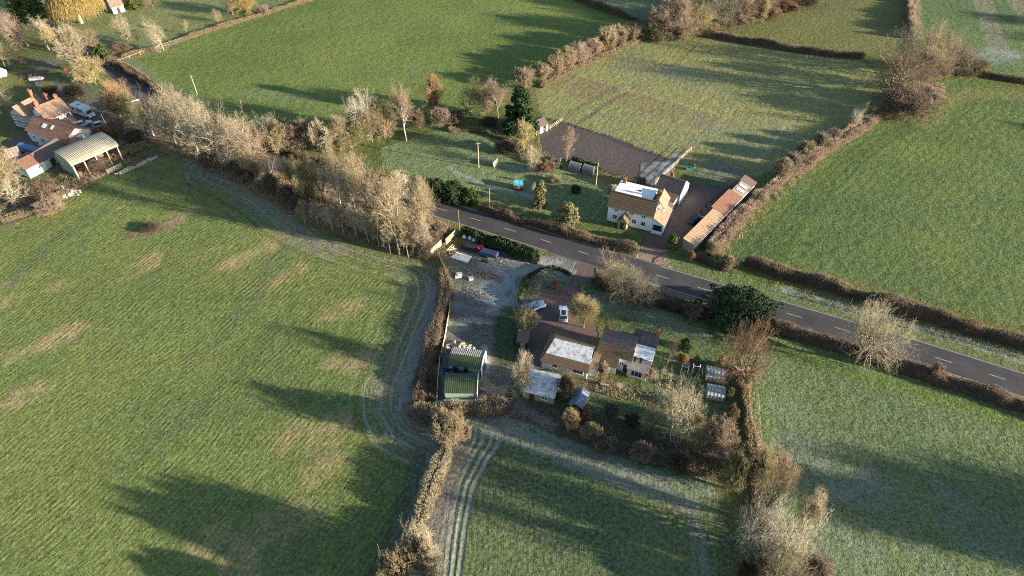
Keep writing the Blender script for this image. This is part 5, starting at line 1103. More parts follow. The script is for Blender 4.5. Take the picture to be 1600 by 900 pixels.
g = MB(); [g.box(x, x+.1, y, y+.1, 0, .597) for x in (0, L-.1) for y in (0, .9)]; g.build('legs', WOOD, h)
h, L = site('green_trough', 'turquoise water trough in the paddock behind the slate outbuilding', 'water trough', (1072,266), (1080,267)); g = MB(); g.box(0,L,0,.9,0,.12); g.box(0,L,0,.1,.12,.6); g.box(0,L,.8,.9,.12,.6); g.box(0,.1,.1,.8,.12,.6); g.box(L-.1,L,.1,.8,.12,.6); g.build('tub', mat('turquoise_plastic',(0.05,0.42,0.36),.4,.1,1.0), h); g = MB(); g.box(.1,L-.1,.1,.8,.12,.5); g.build('water', GLASS, h)
h, L = site('fence_panel_board', 'pale board leaning on the garden lawn by the tall pole', 'board', (772,262), (779,255)); g = MB(); g.prism([(0,0,0),(L,0,0),(L,.35,1.4),(0,.35,1.4)], (0,.08,0)); g.build('board', PALEWOOD, h)

# --- the farm at the top left
W_F = W_TIMBER
h, L = site('dutch_barn', 'open sided Dutch barn with long lichened roof and pale green gable', 'barn', (124,281), (193,250)); D = 9.0
EVB, RB = 4.2, 5.6
for x in (.15, L*.25, L*.5, L*.75, L-.15):
    g = MB(); g.box(x-.12,x+.12,-.05,.19,0,EVB); g.build('post', PALEWOOD, h)
g = MB(); g.prism([(-.06,0,0),(-.06,D,0),(-.06,D,EVB)]+[(-.06, D/2+D/2*math.cos(math.pi*k/8), EVB+(RB-EVB)*math.sin(math.pi*k/8)) for k in range(1, 8)]+[(-.06,0,EVB)], (.12,0,0)); g.build('green_gable_wall', W_GREEN, h)
g = MB(); g.box(.07,L,D-.15,D,0,EVB); g.build('back_wall', W_GREYB, h)
g = MB(); K = 10
for k in range(K):
    a, b = math.pi*k/K, math.pi*(k+1)/K; f = lambda t: (D/2-(D/2+.35)*math.cos(t), EVB+(RB-EVB)*math.sin(t)+.02)
    (ya, za), (yb, zb) = f(a), f(b); slab(g, [(-.3,ya,za),(L+.3,ya,za),(L+.3,yb,zb),(-.3,yb,zb)], .08)
g.build('curved_roof', T_LICH, h)
g = MB(); g.box(L*.55,L*.56,.2,D*.6,0,2.4); g.box(L*.56,L*.8,D*.6,D*.62,0,2.2); g.build('inner_partition', WOOD, h)
h, L = site('red_roofed_store', 'small white walled store with square red roof at the farm edge', 'outbuilding', (48,279), (75,265)); gable_walls(h, L, 7.0, 2.6, 3.6, WHITE); gable_roof(h, L, 7.0, 2.6, 3.6, T_RED, ov=.2); window(h, L*.72, 1.2, .9, .7, panes=2); door(h, L*.3, .9, 1.9)
h, L = site('low_linking_range', 'low purple grey roofed range between the red store and the Dutch barn', 'outbuilding', (74,265), (112,240)); gable_walls(h, L, 6.0, 2.4, 3.8, W_TIMBER); gable_roof(h, L, 6.0, 2.4, 3.8, T_SLATE, ov=.2); door(h, L*.3, 1.4, 2.0, m_=DARKWOOD)
h, L = site('terracotta_range', 'long terracotta roofed range with roof lights in the middle of the farm', 'outbuilding', (41,203), (102,222.5), 3.2); gable_walls(h, L, 7.5, 3.2, 5.3, CREAM); gable_roof(h, L, 7.5, 3.2, 5.3, T_RED, ov=.3)
kk = (5.3-3.2)/3.75
for x, y, wd in ((4.5,1.6,1.3),(7.6,1.8,.8)):
    g = MB(); slab(g, [(x,y,3.42+kk*y),(x+wd,y,3.42+kk*y),(x+wd,y+1.1,3.42+kk*(y+1.1)),(x,y+1.1,3.42+kk*(y+1.1))], .08); g.build('roof_light', WHITE, h)
for k in range(4): window(h, 2+k*L/4.6, 1.0, 1.0, 1.0)
h, L = site('hipped_store', 'square store with bright orange hipped roof at the end of the terracotta range', 'outbuilding', (112,231), (133,222), 2.4); gable_walls(h, L, 5.5, 2.4, 2.5, CREAM); gable_roof(h, L, 5.5, 2.4, 4.3, T_ORANGE, ov=.3, hipl=1.8, hipr=1.8); door(h, L*.4, 1.2, 1.9, m_=DARKWOOD); window(h, L, 1, 1, .8, y=2.6, face='r')
h, L = site('farmhouse', 'large farmhouse with bright orange roof and cream front wall', 'house', (73,187), (109,172), 4.6); gable_walls(h, L, 7.5, 4.6, 7.0, WHITE); gable_roof(h, L, 7.5, 4.6, 7.0, T_ORANGE, ov=.35)
for x in (.15, .4, .85): window(h, x*L, 3.0, 1.0, 1.1); window(h, x*L, .9, 1.0, 1.1)
door(h, .62*L, 1.0, 2.0, m_=DARKWOOD); g = MB(); g.box(L*.55,L*.95,-2.0,-.003,-.1,2.4); g.build('porch', CREAM, h); g = MB(); slab(g, [(L*.53,-2.2,2.4),(L*.97,-2.2,2.4),(L*.97,-.05,3.1),(L*.53,-.05,3.1)], .12); g.build('porch_roof', T_ORANGE, h)
chimney(h, .6, 3.75, 6.6, 8.6, 1.0, .8); chimney(h, L-.6, 3.75, 6.6, 8.3, .9, .7)
h, L = site('half_timbered_house', 'half timbered white house with orange roof at the left of the farm', 'house', (26,198), (52,205)); gable_walls(h, L, 7.0, 4.2, 6.6, W_TIMBER, axis='y'); gable_roof(h, L, 7.0, 4.2, 6.6, T_ORANGE, axis='y', ov=.3)
g = MB()
for k in range(8): g.box(.1+k*(L-.3)/7, .22+k*(L-.3)/7, -.05, -.003, 0, 4.2)
for z in (.1, 2.1, 4.05): g.box(0, L, -.07, -.053, z, z+.15)
for s_ in (-1, 1): g.prism([(L/2,-.07,6.4),(L/2+s_*L/2,-.07,4.15),(L/2+s_*L/2,-.07,4.35),(L/2,-.07,6.6)], (0,.05,0))
g.build('timber_frame', BEAM, h)
for x in (.25, .7): window(h, x*L, 2.6, .9, .9, y=-.07); window(h, x*L, .8, .9, .9, y=-.07)
chimney(h, L/2, 6.0, 6.0, 8.8, 1.1, .8); chimney(h, L+1.6, 6.8, 3.0, 8.2, 1.0, .8)
h, L = site('grey_hipped_outbuilding', 'grey hipped outbuilding at the left frame edge of the farm', 'outbuilding', (5,256), (34,247), 2.6); gable_walls(h, L, 7.0, 2.6, 2.7, W_TIMBER); gable_roof(h, L, 7.0, 2.6, 4.2, T_GREY, ov=.3, hipl=2.2, hipr=2.2); window(h, L*.5, .9, 1.0, .9); door(h, L*.2, .9, 1.9)
h, L = site('blue_trailer', 'long blue grey covered trailer in the shaded farmyard', 'trailer', (26,232), (62,243), 1.2)
g = MB(); g.box(0,L,0,2.3,.55,.7); g.build('deck', METAL, h); g = MB(); g.prism([(0,0,.703),(0,2.3,.703),(0,2.1,1.9),(0,1.15,2.3),(0,.2,1.9)], (L,0,0)); g.build('cover', mat('blue_grey_cover',(0.10,0.20,0.36),.5,.15,1.0), h)
for x in (.25, .75):
    for y in (0, 2.3): g = MB(); g.cyl((x*L,y-.12,.35),(x*L,y+.12,.35),.35,n=12); g.build('wheel', RUBBER, h)
# timber workshop open shelter right of the orange tree
h, L = site('small_open_shelter', 'small dark open shelter with a pale roof edge beside the lane trees', 'shelter', (208,182), (226,177)); g = MB(); [g.box(x, x+.15, y, y+.15, 0, 2.3) for x in (0, L-.15) for y in (0, 2.5)]; g.build('posts', WOOD, h)
g = MB(); slab(g, [(-.3,-.3,2.25),(L+.3,-.3,2.25),(L+.3,2.9,2.7),(-.3,2.9,2.7)], .12); g.build('roof', T_SLATE, h); g = MB(); g.box(-.3,L+.3,2.95,3.1,2.5,3.1); g.build('pale_fascia', WHITE, h); g = MB(); g.box(.2,L-.2,2.5,2.6,0,2.2); g.build('back_wall', DARKWOOD, h)
h, L = site('park_pavilion', 'small pink roofed pavilion at the top of the park', 'pavilion', (178,22), (196,18)); gable_walls(h, L, 5, 2.4, 4.0, CREAM); gable_roof(h, L, 5, 2.4, 4.0, T_ORANGE, ov=.3); door(h, L/2, 1, 2, m_=DARKWOOD)

# ------------------------------------------------------------------ vehicles
PAINT = {}
def paint(nm, c): return mat('car_paint_'+nm, c, .25, .04, 1.0, spec=.6)
def car(label, px, py, rz, paint_m, L=4.4, Wd=1.8, H=1.5, kind='hatch', group=None, name='parked_car', cat='car'):
    X, Y = G(px, py); o = empty(name, (X, Y, 0), R(rz)); tag(o, label, cat, group)
    # body lofted along x: (x, half width, bottom, shoulder)
    S = [(-L/2,.72,.42,.72),(-L/2+.12,.84,.28,.88),(-L*.28,.9,.24,.94),(0,.9,.24,.93),(L*.22,.9,.24,.91),(L*.38,.86,.24,.82),(L/2-.1,.76,.28,.68),(L/2,.62,.40,.58)]
    vs = []; k = Wd/1.8
    for x, hw_, b, t in S: vs += [(x,-hw_*k,b),(x,-hw_*k,(b+t)/2+.05),(x,-hw_*k*.94,t),(x,0,t+.05),(x,hw_*k*.94,t),(x,hw_*k,(b+t)/2+.05),(x,hw_*k,b)]
    g = MB(); n_ = 7; fs = [(i*n_+j, (i+1)*n_+j, (i+1)*n_+j+1, i*n_+j+1) for i in range(len(S)-1) for j in range(n_-1)]+[(i*n_+6, (i+1)*n_+6, (i+1)*n_, i*n_) for i in range(len(S)-1)]+[tuple(range(7)), tuple(range(49, 56))[::-1]]
    g.add(vs, fs); bo = g.build('body', paint_m, o); [setattr(p, 'use_smooth', False) for p in bo.data.polygons]
    xr, xf = (-L*.46, L*.20) if kind != 'saloon' else (-L*.36, L*.20); rr, rf = (-L*.36, L*.04) if kind != 'saloon' else (-L*.2, L*.03)
    lo = [(xr,-.82*k,.90),(xf,-.82*k,.88),(xf,.82*k,.88),(xr,.82*k,.90)]; hi = [(rr,-.62*k,H-.06),(rf,-.62*k,H-.06),(rf,.62*k,H-.06),(rr,.62*k,H-.06)]
    def face(q, nm, m_=GLASS, th=.0, sh=.93):
        c_ = [sum(p[i] for p in q)/len(q) for i in range(3)]; q2 = [tuple(c_[i]+(p[i]-c_[i])*sh for i in range(3)) for p in q]; a, b, d = Vector(q2[0]), Vector(q2[1]), Vector(q2[-1]); n2 = (b-a).cross(d-a).normalized()
        ctr = Vector(((rr+rf)/2, 0, 1.0)); n2 = n2 if (Vector(c_)-ctr).dot(n2) > 0 else -n2
        g_ = MB(); g_.prism([tuple(Vector(p)+n2*.006) for p in q2], tuple(n2*.012)); return g_.build(nm, m_, o)
    g = MB(); g.add(lo+hi, [(0,1,5,4),(1,2,6,5),(2,3,7,6),(3,0,4,7)]); g.box(rr-.02, rf+.02, -.63*k, .63*k, H-.06, H); g.build('cabin', paint_m, o)
    face([lo[1],lo[2],hi[2],hi[1]], 'windscreen'); face([lo[3],lo[0],hi[0],hi[3]], 'rear_window'); face([lo[0],lo[1],hi[1],hi[0]], 'side_window'); face([lo[2],lo[3],hi[3],hi[2]], 'side_window')
    if kind == 'sunroof': g = MB(); g.box(rr+.25, rf-.15, -.45*k, .45*k, H+.002, H+.012); g.build('glass_roof', GLASS, o)
    for x in (-L*.31, L*.31):
        for s_ in (-1, 1):
            g = MB(); y = s_*(Wd/2-.10); g.cyl((x,y-.11,.32),(x,y+.11,.32),.32,n=14); w_ = g.build('wheel', RUBBER, o); g = MB(); g.cyl((x,y-.125,.32),(x,y+.125,.32),.19,n=10); g.build('rim', METAL, w_)
    for s_ in (-1, 1):
        g = MB(); g.box(L/2-.13,L/2-.01,s_*.58*k-.16,s_*.58*k+.16,.56,.70); g.build('headlight', WHITE, o)
        g = MB(); g.box(-L/2-.015,-L/2+.1,s_*.6*k-.14,s_*.6*k+.14,.66,.82); g.build('tail_light', mat('red_lens',(0.35,0.02,0.02),.3,.05,1.0), o)
        g = MB(); g.box(L*.14,L*.14+.14,s_*.9*k-.0 if s_ > 0 else s_*.9*k-.16,s_*.9*k+.16 if s_ > 0 else s_*.9*k,.92,1.05); g.build('mirror', paint_m, o)
    return o
car('white frosted hatchback on the brick driveway above the bungalow', 880, 493, 88, paint('white',(.62,.66,.70)), 4.3, kind='sunroof')
car('dark blue hatchback with frosted bonnet on the brick driveway by the round yellow bush', 836, 482, 28, paint('frosty_blue',(.10,.16,.27)), 4.3)
car('black car parked beside the long barn', 1086, 346, 42, paint('black',(.015,.018,.03)), 4.3)
car('white estate car in the farmyard below the motorhome', 131, 196, 38, paint('pearl',(.66,.68,.70)), 4.6)
car('pale blue off road car in the farmyard', 120, 203, -35, paint('pale_blue',(.35,.45,.55)), 4.2, H=1.8)
car('dark blue car in the farmyard beside the hipped store', 138, 208, 30, paint('dark_blue',(.05,.08,.18)), 4.4)
car('silver car in the farmyard nearest the orange bush', 147, 213, 30, paint('silver',(.5,.5,.5)), 4.3)
car('white car by the leaning pole in the farmyard', 159, 197, 35, paint('ivory',(.66,.62,.56)), 4.3)
def motorhome():
    X, Y = G(133, 180); o = empty('motorhome', (X, Y, 0), R(-28)); tag(o, 'white motorhome parked on the grass above the farmyard', 'motorhome'); wm = mat('motorhome_shell',(.66,.70,.76),.4,.04,1.0)
    g = MB(); g.prism([(-3.6,-1.15,.5),(1.9,-1.15,.5),(2.3,-1.15,2.2),(1.9,-1.15,3.0),(-3.5,-1.15,3.0)], (0,2.3,0)); g.build('living_box', wm, o)
    g = MB(); g.prism([(1.95,-1.0,.45),(3.5,-1.0,.45),(3.5,-1.0,1.1),(2.9,-1.0,1.35),(2.35,-1.0,2.0),(2.05,-1.0,2.0)], (0,2.0,0)); g.build('cab', wm, o)
    g = MB(); g.prism([(2.92,-.85,1.38),(2.92,.85,1.38),(2.42,.8,1.97),(2.42,-.8,1.97)], (.05,0,.04)); g.build('windscreen', GLASS, o)
    for x, w_, z in ((-2.4,1.1,1.7),(-.2,1.3,1.7),(1.2,.7,1.7)): g = MB(); g.box(x-w_/2,x+w_/2,-1.19,-1.153,z,z+.6); g.build('side_window', GLASS, o)
    g = MB(); g.box(.45,.5+.6,-1.18,-1.153,.6,1.6); g.build('door', WHITE, o); g = MB(); g.box(-3.5,2.1,-1.165,-1.155,1.15,1.3); g.build('stripe', mat('grey_stripe',(.15,.18,.25)), o)
    g = MB(); g.box(-1.5,-.8,-.35,.35,3.003,3.15); g.build('roof_vent', METAL, o)
    for x in (-2.2, 2.6):
        for s_ in (-1, 1): g = MB(); g.cyl((x,s_*.95-.14,.36),(x,s_*.95+.14,.36),.36,n=14); g.build('wheel', RUBBER, o)
motorhome()
def boat(label, px, py, rz, L, m_):
    X, Y = G(px, py); o = empty('covered_boat', (X, Y, 0), R(rz)); tag(o, label, 'boat', 'boats stored in the farmyard'); S = []
    for k in range(8):
        t = k/7; hw_ = 1.0*math.sin(math.pi*min(1, .42+.58*(1-t)))**.8 if t < .999 else .02; hw_ = 1.0*(1-t**3)+.02; S.append((L*(t-.5), hw_, .5+.1*t, 1.3+.25*t))
    vs = []
    for x, h_, b, t in S: vs += [(x,-h_,t),(x,-h_*.75,(b+t)/2),(x,0,b),(x,h_*.75,(b+t)/2),(x,h_,t),(x,0,t+.35)]
    g = MB(); g.add(vs, [(i*6+j, (i+1)*6+j, (i+1)*6+(j+1) % 6, i*6+(j+1) % 6) for i in range(7) for j in range(4)]+[tuple(range(5))]); g.build('hull', WHITE, o)
    g = MB(); g.add(vs, [(i*6+j, (i+1)*6+j, (i+1)*6+(j+1) % 6, i*6+(j+1) % 6) for i in range(7) for j in (4, 5)]); g.build('cover', m_, o)
    g = MB(); g.box(-L*.3,L*.3,-.5,.5,.1,.45); g.build('trailer_frame', METAL, o)
boat('white boat on a trailer in front of the terracotta range', 60, 219, -38, 6.0, mat('pale_boat_cover',(.55,.58,.62),.6)); boat('pale yellow boat beside the white boat in the farmyard', 79, 230, 10, 4.4, mat('yellow_boat_cover',(.5,.48,.36),.6))

# ------------------------------------------------------------------ poles, fences and small yard things
def pole(label, px, py, ty, m_=WOOD, arm=False, name='utility_pole', lean=(0, 0), r=.15):
    X, Y = G(px, py); h = height_to(px, py, ty); o = empty(name, (X, Y, 0), random.uniform(-.3, .3)); tag(o, label, 'pole', 'poles standing along the road and gardens')
    g = MB(); g.cyl((0,0,-.2),(lean[0],lean[1],h),r,r*.7,8); g.build('shaft', m_, o)
    g = MB(); g.cyl((lean[0],lean[1],h-.02),(lean[0],lean[1],h+.12),.05,.04,6); g.build('cap', METAL, o)
    if arm: g = MB(); g.box(-.7,.7,-.05,.05,h-.5,h-.4); g.build('crossarm', WOOD, o)
PW = mat('grey_pole_wood', (0.42,0.36,0.28), .85, .15, 3.0); PB = mat('brown_pole_wood', (0.30,0.17,0.10), .85, .15, 3.0)
pole('tall grey pole standing on the garden lawn north of the road', 748, 262, 222, PW, True); pole('brown pole on the verge above the fenced yard', 765, 328, 293, PB); pole('thin dark pole at the road edge beside the yard fence corner', 718, 360, 328, PB, r=.10)
pole('pale pole beside the dark curved huts', 931, 289, 254, PW); pole('pale pole in front of the lane beside the upper field', 308, 147, 117, PW, True); pole('leaning pale pole in the farmyard', 174, 214, 179, PW)
pole('thin pale pole at the garden road hedge', 940, 328, 303, PW, r=.08); pole('short pale pole beside the yellow spreading bush', 908, 465, 446, PW, r=.09); pole('short thin post in the gravel yard by the driveway hedge', 822, 432, 416, WOOD, r=.08, name='yard_post')
pole('thin pale post behind the lower greenhouse hedge gate', 1136, 412, 388, PW, r=.08, name='gate_post')
def fence(label, px, h=1.2, gap=2.5, m_=WOOD, rails=2, name='fence', group=None, board=False):
    P = catmull(W(px), .5) if len(px) > 2 else np.array([np.array(W(px)[0])*(1-t)+np.array(W(px)[1])*t for t in np.linspace(0, 1, 60)])
    s_ = np.r_[0, np.cumsum(np.hypot(*np.diff(P, axis=0).T))]; o = empty(name, (P[0][0], P[0][1], 0)); tag(o, label, 'fence', group); at = lambda d: (np.interp(d, s_, P[:, 0])-P[0][0], np.interp(d, s_, P[:, 1])-P[0][1])
    n_ = max(2, min(40, int(s_[-1]/gap)+1)); ds = np.linspace(0, s_[-1], n_); pm = None
    for d in ds:
        x, y = at(d)
        if pm is None: g = MB(); g.box(-.06,.06,-.06,.06,-.1,h+.1); q = g.build('post', m_, o); pm = q.data
        else: q = link('post', pm, None, o)
        q.location = (x, y, 0)
    g = MB()
    for a, b in zip(ds[:-1], ds[1:]):
        (x0, y0), (x1, y1) = at(a), at(b)
        if board:
            d_ = Vector((x1-x0, y1-y0, 0)).normalized(); nn_ = Vector((-d_.y, d_.x, 0))*.03; g.prism([(x0,y0,.05),(x1,y1,.05),(x1,y1,h),(x0,y0,h)], tuple(nn_))
        else:
            for k in range(rails): z = h*(k+1)/rails-.1; g.cyl((x0,y0,z),(x1,y1,z),.035,n=5)
    g.build('boards' if board else 'rails', m_, o); return o
fence('pale new board fence at the upper left corner of the yard',[(674,400),(690,385)],1.9,1.5,PALEWOOD,board=True,name='board_fence'); fence('mossy board fence at the top of the yard by the road',[(697,383),(715,366)],1.8,1.5,mat('mossy_boards',(0.26,0.30,0.15),.85,.2,3.0),board=True,name='board_fence')
fence('pale bank fence between the rusty bramble hedge and the yard',[(686,402),(698,430),(704,470),(697,520),(690,556)],1.1,2.0,PALEWOOD,board=True,name='board_fence'); fence('thin white rail along the left of the green barns',[(688,560),(684,600),(683,634)],.9,2.0,WHITE,1)
fence('post fence below the front green barn',[(684,634),(730,626),(800,628)],1.1,2.6,PALEWOOD,2); fence('pale rail fence rising from the slate outbuilding to the paddock',[(1020,292),(1045,268),(1080,235)],1.3,2.5,PALEWOOD,3)
fence('pale rail fence at the top left of the arena beside the stable',[(838,212),(858,203),(878,190)],1.3,2.4,PALEWOOD,3); fence('dark rail fence along the upper side of the arena',[(880,190),(950,211),(1040,246)],1.1,3.0,WOOD,2)
fence('thin fence along the front of the arena',[(938,270),(980,284),(1008,292)],1.1,2.5,DARKWOOD,2); fence('fence beside the left gable of the white farmhouse',[(925,345),(945,318),(975,290)],1.1,2.2,WOOD,2)
fence('post and rail fence on the verge below the belt trees',[(672,345),(700,356),(735,372)],1.0,2.4,WOOD,1); fence('fence across the field strip below the farm',[(68,289),(82,295),(100,296)],1.0,2.5,PALEWOOD,1)
fence('rail fence in the lower yard behind the green barns',[(728,496),(775,508)],.9,1.5,WOOD,2); fence('thin rail between the yard and the driveway hedge',[(823,440),(818,462),(812,478)],1.0,1.6,WOOD,1)
fence('dark rail fence dividing the barn yard and the paddock',[(1080,350),(1110,318),(1150,290)],1.2,2.6,DARKWOOD,2); fence('old fence in the paddock beyond the slate outbuilding',[(1085,262),(1105,270),(1160,282)],1.0,2.6,WOOD,2)
fence('low paling fence at the park edge below the tall park trees',[(170,104),(250,74),(330,48)],.9,3.5,PALEWOOD,1); fence('wire fence on the field side of the greenhouses hedge',[(1183,620),(1187,680),(1192,740)],1.0,2.6,WOOD,1)
def small(name, label, cat, px, py, rz, fn, mats, group=None, part='body'):
    X, Y = G(px, py); g = MB(); fn(g); o = g.build(name, mats, None); o.location = (X, Y, 0); o.rotation_euler = (0, 0, R(rz)); tag(o, label, cat, group); return o
small('concrete_slab','white frosted rectangular slab lying in the yard','slab',721,403,-25,lambda g: (g.box(-1.9,1.9,-1.0,1.0,0,.22),g.box(-1.95,1.95,-1.05,1.05,.22,.30)),mat('frosted_slab',(.72,.70,.66),.8,.06,1.0))
def bag(g): g.blob((0,0,.45),(.55,.55,.55),9,6,.12); g.box(-.12,.12,-.12,.12,.9,1.1)
for k, (x, y) in enumerate(((726,372),(735,374),(741,377),(754,377))): small('bulk_bag','%s white bulk bag from the left along the evergreen road hedge' % ORD[k],'bulk bag',x,y,k*40,bag,mat('woven_white_bag',(.62,.62,.58),.8,.1,3.0),'white bulk bags by the hedge')
small('white_sack','small white sack near the yard entrance','sack',812,399,0,lambda g: (g.blob((0,0,.25),(.35,.3,.3),8,5,.15),g.cyl((0,0,.45),(0,0,.62),.1,.05,6)),mat('woven_white_bag',(0,0,0)))
def pot(g, r=.55, h=.8): g.cyl((0,0,0),(0,0,h),r*.85,r,12,cap=False); g.cyl((0,0,0),(0,0,.05),r*.8,n=12); g.cyl((0,0,h-.12),(0,0,h-.1),r*.95,n=12)
small('concrete_ring','round topped white tank in the grassy part of the yard','tank',717,432,0,lambda g: (g.box(-.7,.7,-.7,.7,0,.6),g.cyl((0,0,.6),(0,0,.85),.5,.45,12)),mat('dull_white_plastic',(.55,.54,.50),.7,.15,2.0))
small('white_crate','small white crate beside the brown rubble heap','crate',736,437,15,lambda g: (g.box(-.45,.45,-.35,.35,0,.55),g.box(-.5,.5,-.4,.4,.55,.63)),mat('dull_white_plastic',(0,0,0)))
small('red_tub','red tub with white handle beside the blue trailer','tub',751,388,20,lambda g: (g.box(-.7,.7,-.5,.5,.1,.55),g.box(-.78,.78,-.58,.58,.55,.62),g.cyl((.6,.5,.1),(.6,.5,1.4),.05,n=6)),mat('red_plastic',(.50,.05,.06),.5,.1,2.0))
def trailer(g): g.box(-2.3,2.0,-.9,.9,.5,.62); g.prism([(-2.2,-.85,.62),(1.9,-.85,.62),(1.7,-.7,1.15),(-2.0,-.7,1.15)],(0,1.6,0)); g.cyl((2.0,0,.55),(3.0,0,.45),.05,n=6); [g.cyl((-.4,s_*.95-.1,.33),(-.4,s_*.95+.1,.33),.33,n=12) for s_ in (-1, 1)]
small('covered_trailer','dark blue covered trailer in the middle of the upper yard','trailer',765,400,-22,trailer,mat('dark_blue_sheet',(.035,.05,.11),.5,.2,2.0)); small('dark_trailer','flat black covered pallet stack left of the blue trailer','trailer',735,388,-25,lambda g: (g.box(-1.8,1.8,-.9,.9,0,.5),g.box(-1.4,1.2,-.7,.7,.5,.8)),mat('black_sheet',(.03,.03,.035),.5,.2,2.0))
small('small_planter','dark green planter box in the yard','planter',757,409,-15,lambda g: (g.box(-.7,.7,-.3,.3,0,.35),g.blob((0,0,.45),(.6,.25,.25),8,5,.25)),mat('planter_green',(.05,.09,.04),.9,.3,4.0))
def planks(g):
    for k in range(7): x = random.uniform(-.6,.6); y = random.uniform(-.5,.5); a = random.uniform(-.5,.5); l = random.uniform(1.0,1.8); g.cyl((x-l*math.cos(a),y-l*math.sin(a),.08+k*.06),(x+l*math.cos(a),y+l*math.sin(a),.12+k*.07),.07,n=4)
small('plank_pile','pile of loose timber planks behind the white slab','plank pile',702,390,40,planks,PALEWOOD); small('plank_pile','scattered poles beside the brown log stack in the yard','plank pile',770,396,-30,planks,WOOD)
small('satellite_dish','white dish on the cottage roof valley','dish',0,0,0,lambda g: None,WHITE) if False else None
def crate(g): g.box(-.6,.6,-.5,.5,0,.1); g.box(-.6,-.5,-.5,.5,.1,.9); g.box(.5,.6,-.5,.5,.1,.9); g.box(-.5,.5,-.5,-.4,.1,.9); g.box(-.5,.5,.4,.5,.1,.9)
small('wooden_crate','open wooden crate near the little slate shed','crate',816,551,10,crate,WOOD)
small('garden_table','round garden table on the terrace below the cottage','table',968,606,0,lambda g: (g.cyl((0,0,.7),(0,0,.75),.6,n=14),g.cyl((0,0,0),(0,0,.7),.06,n=6),g.cyl((0,0,0),(0,0,.04),.3,n=10)),WOOD)
def bench(label, px, py, rz, m_):
    X, Y = G(px, py); o = empty('garden_bench', (X, Y, 0), R(rz)); tag(o, label, 'bench')
    g = MB(); g.box(-.8,.8,-.25,.25,.42,.48); g.build('seat', m_, o); g = MB(); g.box(-.8,.8,.22,.28,.55,.95); g.build('backrest', m_, o)
    for x in (-.7, .7):
        for y in (-.2, .22): g = MB(); g.box(x-.04,x+.04,y-.04,y+.04,0,.42 if y < 0 else .95); g.build('leg', m_, o)
bench('wooden bench on the terrace below the cottage', 945, 603, -15, WOOD)
RP = mat('red_umbrella_cloth', (.60,.05,.06), .7, .1, 2.0)
def picnic(label, px, py, rz):
    X, Y = G(px, py); o = empty('picnic_table', (X, Y, 0), R(rz)); tag(o, label, 'picnic table', 'picnic tables with red parasols'); g = MB(); g.box(-1.0,1.0,-.4,.4,.72,.78); g.build('table_top', METAL, o)
    for s_ in (-1, 1): g = MB(); g.box(-1.0,1.0,s_*.75-.15,s_*.75+.15,.42,.47); g.build('seat', METAL, o); g = MB(); g.cyl((s_*.7,-.8,0),(s_*.7,0,.72),.04,n=4); g.cyl((s_*.7,.8,0),(s_*.7,0,.72),.04,n=4); g.build('leg', METAL, o)
    g = MB(); g.cyl((0,0,0),(0,0,2.3),.03,n=6); pp = g.build('parasol_pole', METAL, o); g = MB(); g.cyl((0,0,1.7),(0,0,2.3),.9,.04,8); g.build('parasol', RP, o)
picnic('grey picnic table with red parasol near the ochre tree on the left', 38, 100, 20); picnic('grey picnic table with red parasol in the shade below the poplar', 105, 117, -10)
small('upturned_boat','small pale upturned dinghy on the lawn above the farmhouse','dinghy',57,124,12,lambda g: g.prism([(-2.2,0,0),(-1.8,-.7,0),(1.6,-.75,0),(2.2,0,0),(1.6,.75,0),(-1.8,.7,0)],(0,0,.55)),mat('pale_dinghy',(.55,.56,.48),.6,.1,1.0)) 
small('garden_roller','dark garden cart on the lawn above the farmhouse','cart',60,131,40,lambda g: (g.box(-.9,.9,-.5,.5,.35,.8),g.cyl((-.5,-.6,.35),(-.5,.6,.35),.35,n=12),g.cyl((.9,0,.5),(1.9,0,.8),.05,n=5)),mat('dark_blue_sheet',(0,0,0)))
small('white_tent','white gable tent at the left frame edge above the farm','tent',2,118,20,lambda g: g.prism([(-1.6,-1.3,0),(1.6,-1.3,0),(1.6,-1.3,1.0),(0,-1.3,2.2),(-1.6,-1.3,1.0)],(0,2.6,0)),WHITE)
def gate(label, a, b, h=1.2, m_=METAL):
    p, q = G(*a), G(*b); L = math.hypot(q[0]-p[0], q[1]-p[1]); o = empty('field_gate', (p[0], p[1], 0), math.atan2(q[1]-p[1], q[0]-p[0])); tag(o, label, 'gate', None)
    g = MB(); [g.cyl((0,0,z),(L,0,z),.035,n=5) for z in (.2,.45,.7,.95,h)]; [g.cyl((x,0,.2),(x,0,h),.035,n=5) for x in (.02,L/2,L-.02)]; g.build('bars', m_, o)
    for x in (-.12, L+.12): g = MB(); g.box(x-.09,x+.09,-.09,.09,-.1,h+.15); g.build('post', WOOD, o)
gate('grey metal gate into the right green field from the road verge', (1144,408), (1163,410)); gate('metal gate across the farm track below the Dutch barn', (170,272), (190,262)); gate('wooden gate between the yard and the frosted entrance', (836,398), (846,414), m_=WOOD)
small('road_bollard','dark marker post on the lower verge of the road near the large cream tree','marker post',1417,566,0,lambda g: (g.box(-.07,.07,-.04,.04,0,.9),g.box(-.075,.075,-.045,-.041,.6,.75)),RUBBER); small('road_bollard','dark marker post on the lower verge of the road nearest the right frame edge','marker post',1565,614,0,lambda g: (g.box(-.07,.07,-.04,.04,0,.9),g.box(-.075,.075,-.045,-.041,.6,.75)),RUBBER); small('road_bollard','dark marker post on the lower verge of the road beside the orange sapling','marker post',1502,592,0,lambda g: (g.box(-.07,.07,-.04,.04,0,.9),g.box(-.075,.075,-.045,-.041,.6,.75)),RUBBER)

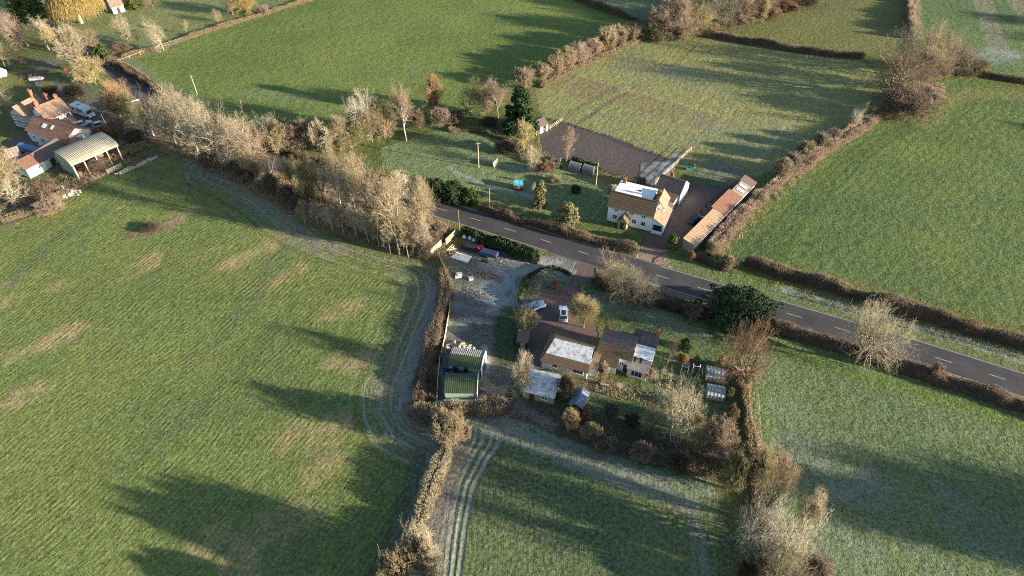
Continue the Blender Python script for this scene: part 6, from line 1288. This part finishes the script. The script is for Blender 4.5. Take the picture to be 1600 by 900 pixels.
# ------------------------------------------------------------------ the person in the yard
def person(px, py, rz):
    X, Y = G(px, py); o = empty('person', (X, Y, 0), R(rz)); tag(o, 'person in dark coat and pale trousers standing in the gravel yard', 'person')
    J = dict(pel=(0,0,.95),ch=(0,.02,1.3),nk=(0,.02,1.48),hd=(0,.0,1.62),ht=(0,0,1.74),sl=(-.19,.02,1.40),el=(-.25,-.03,1.12),wl=(-.20,-.16,.92),fl=(-.19,-.22,.86),sr=(.19,.02,1.40),er=(.25,.0,1.12),wr=(.22,-.12,.90),fr=(.21,-.17,.84),
             hl=(-.10,0,.88),kl=(-.12,-.03,.50),al=(-.13,.02,.09),tl=(-.14,-.15,.04),hr=(.10,0,.88),kr=(.12,-.02,.50),ar=(.12,.03,.09),tr=(.14,-.14,.04))
    E = [('pel','ch'),('ch','nk'),('nk','hd'),('hd','ht'),('ch','sl'),('sl','el'),('el','wl'),('wl','fl'),('ch','sr'),('sr','er'),('er','wr'),('wr','fr'),('pel','hl'),('hl','kl'),('kl','al'),('al','tl'),('pel','hr'),('hr','kr'),('kr','ar'),('ar','tr')]
    RD_ = dict(pel=.15,ch=.16,nk=.06,hd=.10,ht=.07,sl=.075,el=.05,wl=.035,fl=.03,sr=.075,er=.05,wr=.035,fr=.03,hl=.10,kl=.065,al=.045,tl=.035,hr=.10,kr=.065,ar=.045,tr=.035)
    ks = list(J); me = bpy.data.meshes.new('body'); me.from_pydata([J[k] for k in ks], [(ks.index(a), ks.index(b)) for a, b in E], []); b = bpy.data.objects.new('body', me); COL.objects.link(b); b.parent = o
    mm = mat('trousers_and_coat', (.05,.05,.07), .9, .2, 3.0); 
    m2, n2, b2 = new_mat('person_skin_and_cloth'); z = N(n2, 'ShaderNodeSeparateXYZ'); n2.links.new(N(n2, 'ShaderNodeTexCoord').outputs['Object'], z.inputs[0])
    c = mixc(n2, mrange(n2, z.outputs[2], .90, .92, 0, 1), (.50,.44,.34), (.035,.035,.05)); c = mixc(n2, mrange(n2, z.outputs[2], 1.48, 1.50, 0, 1), c, (.50,.32,.24)); n2.links.new(c, b2.inputs['Base Color'])
    me.materials.append(m2); mo = b.modifiers.new('skin', 'SKIN'); sv = me.skin_vertices[0].data
    for i, k in enumerate(ks): sv[i].radius = (RD_[k], RD_[k]*.85)
    sv[0].use_root = True; b.modifiers.new('sub', 'SUBSURF').levels = 1
    g = MB(); g.blob((0,.02,1.70),(.105,.12,.09),8,5,.05); g.build('hair', mat('dark_hair',(.03,.02,.015),.8), o)
person(783, 411, 200)
# overhead lines between the roadside poles would be thinner than a pixel and are left out
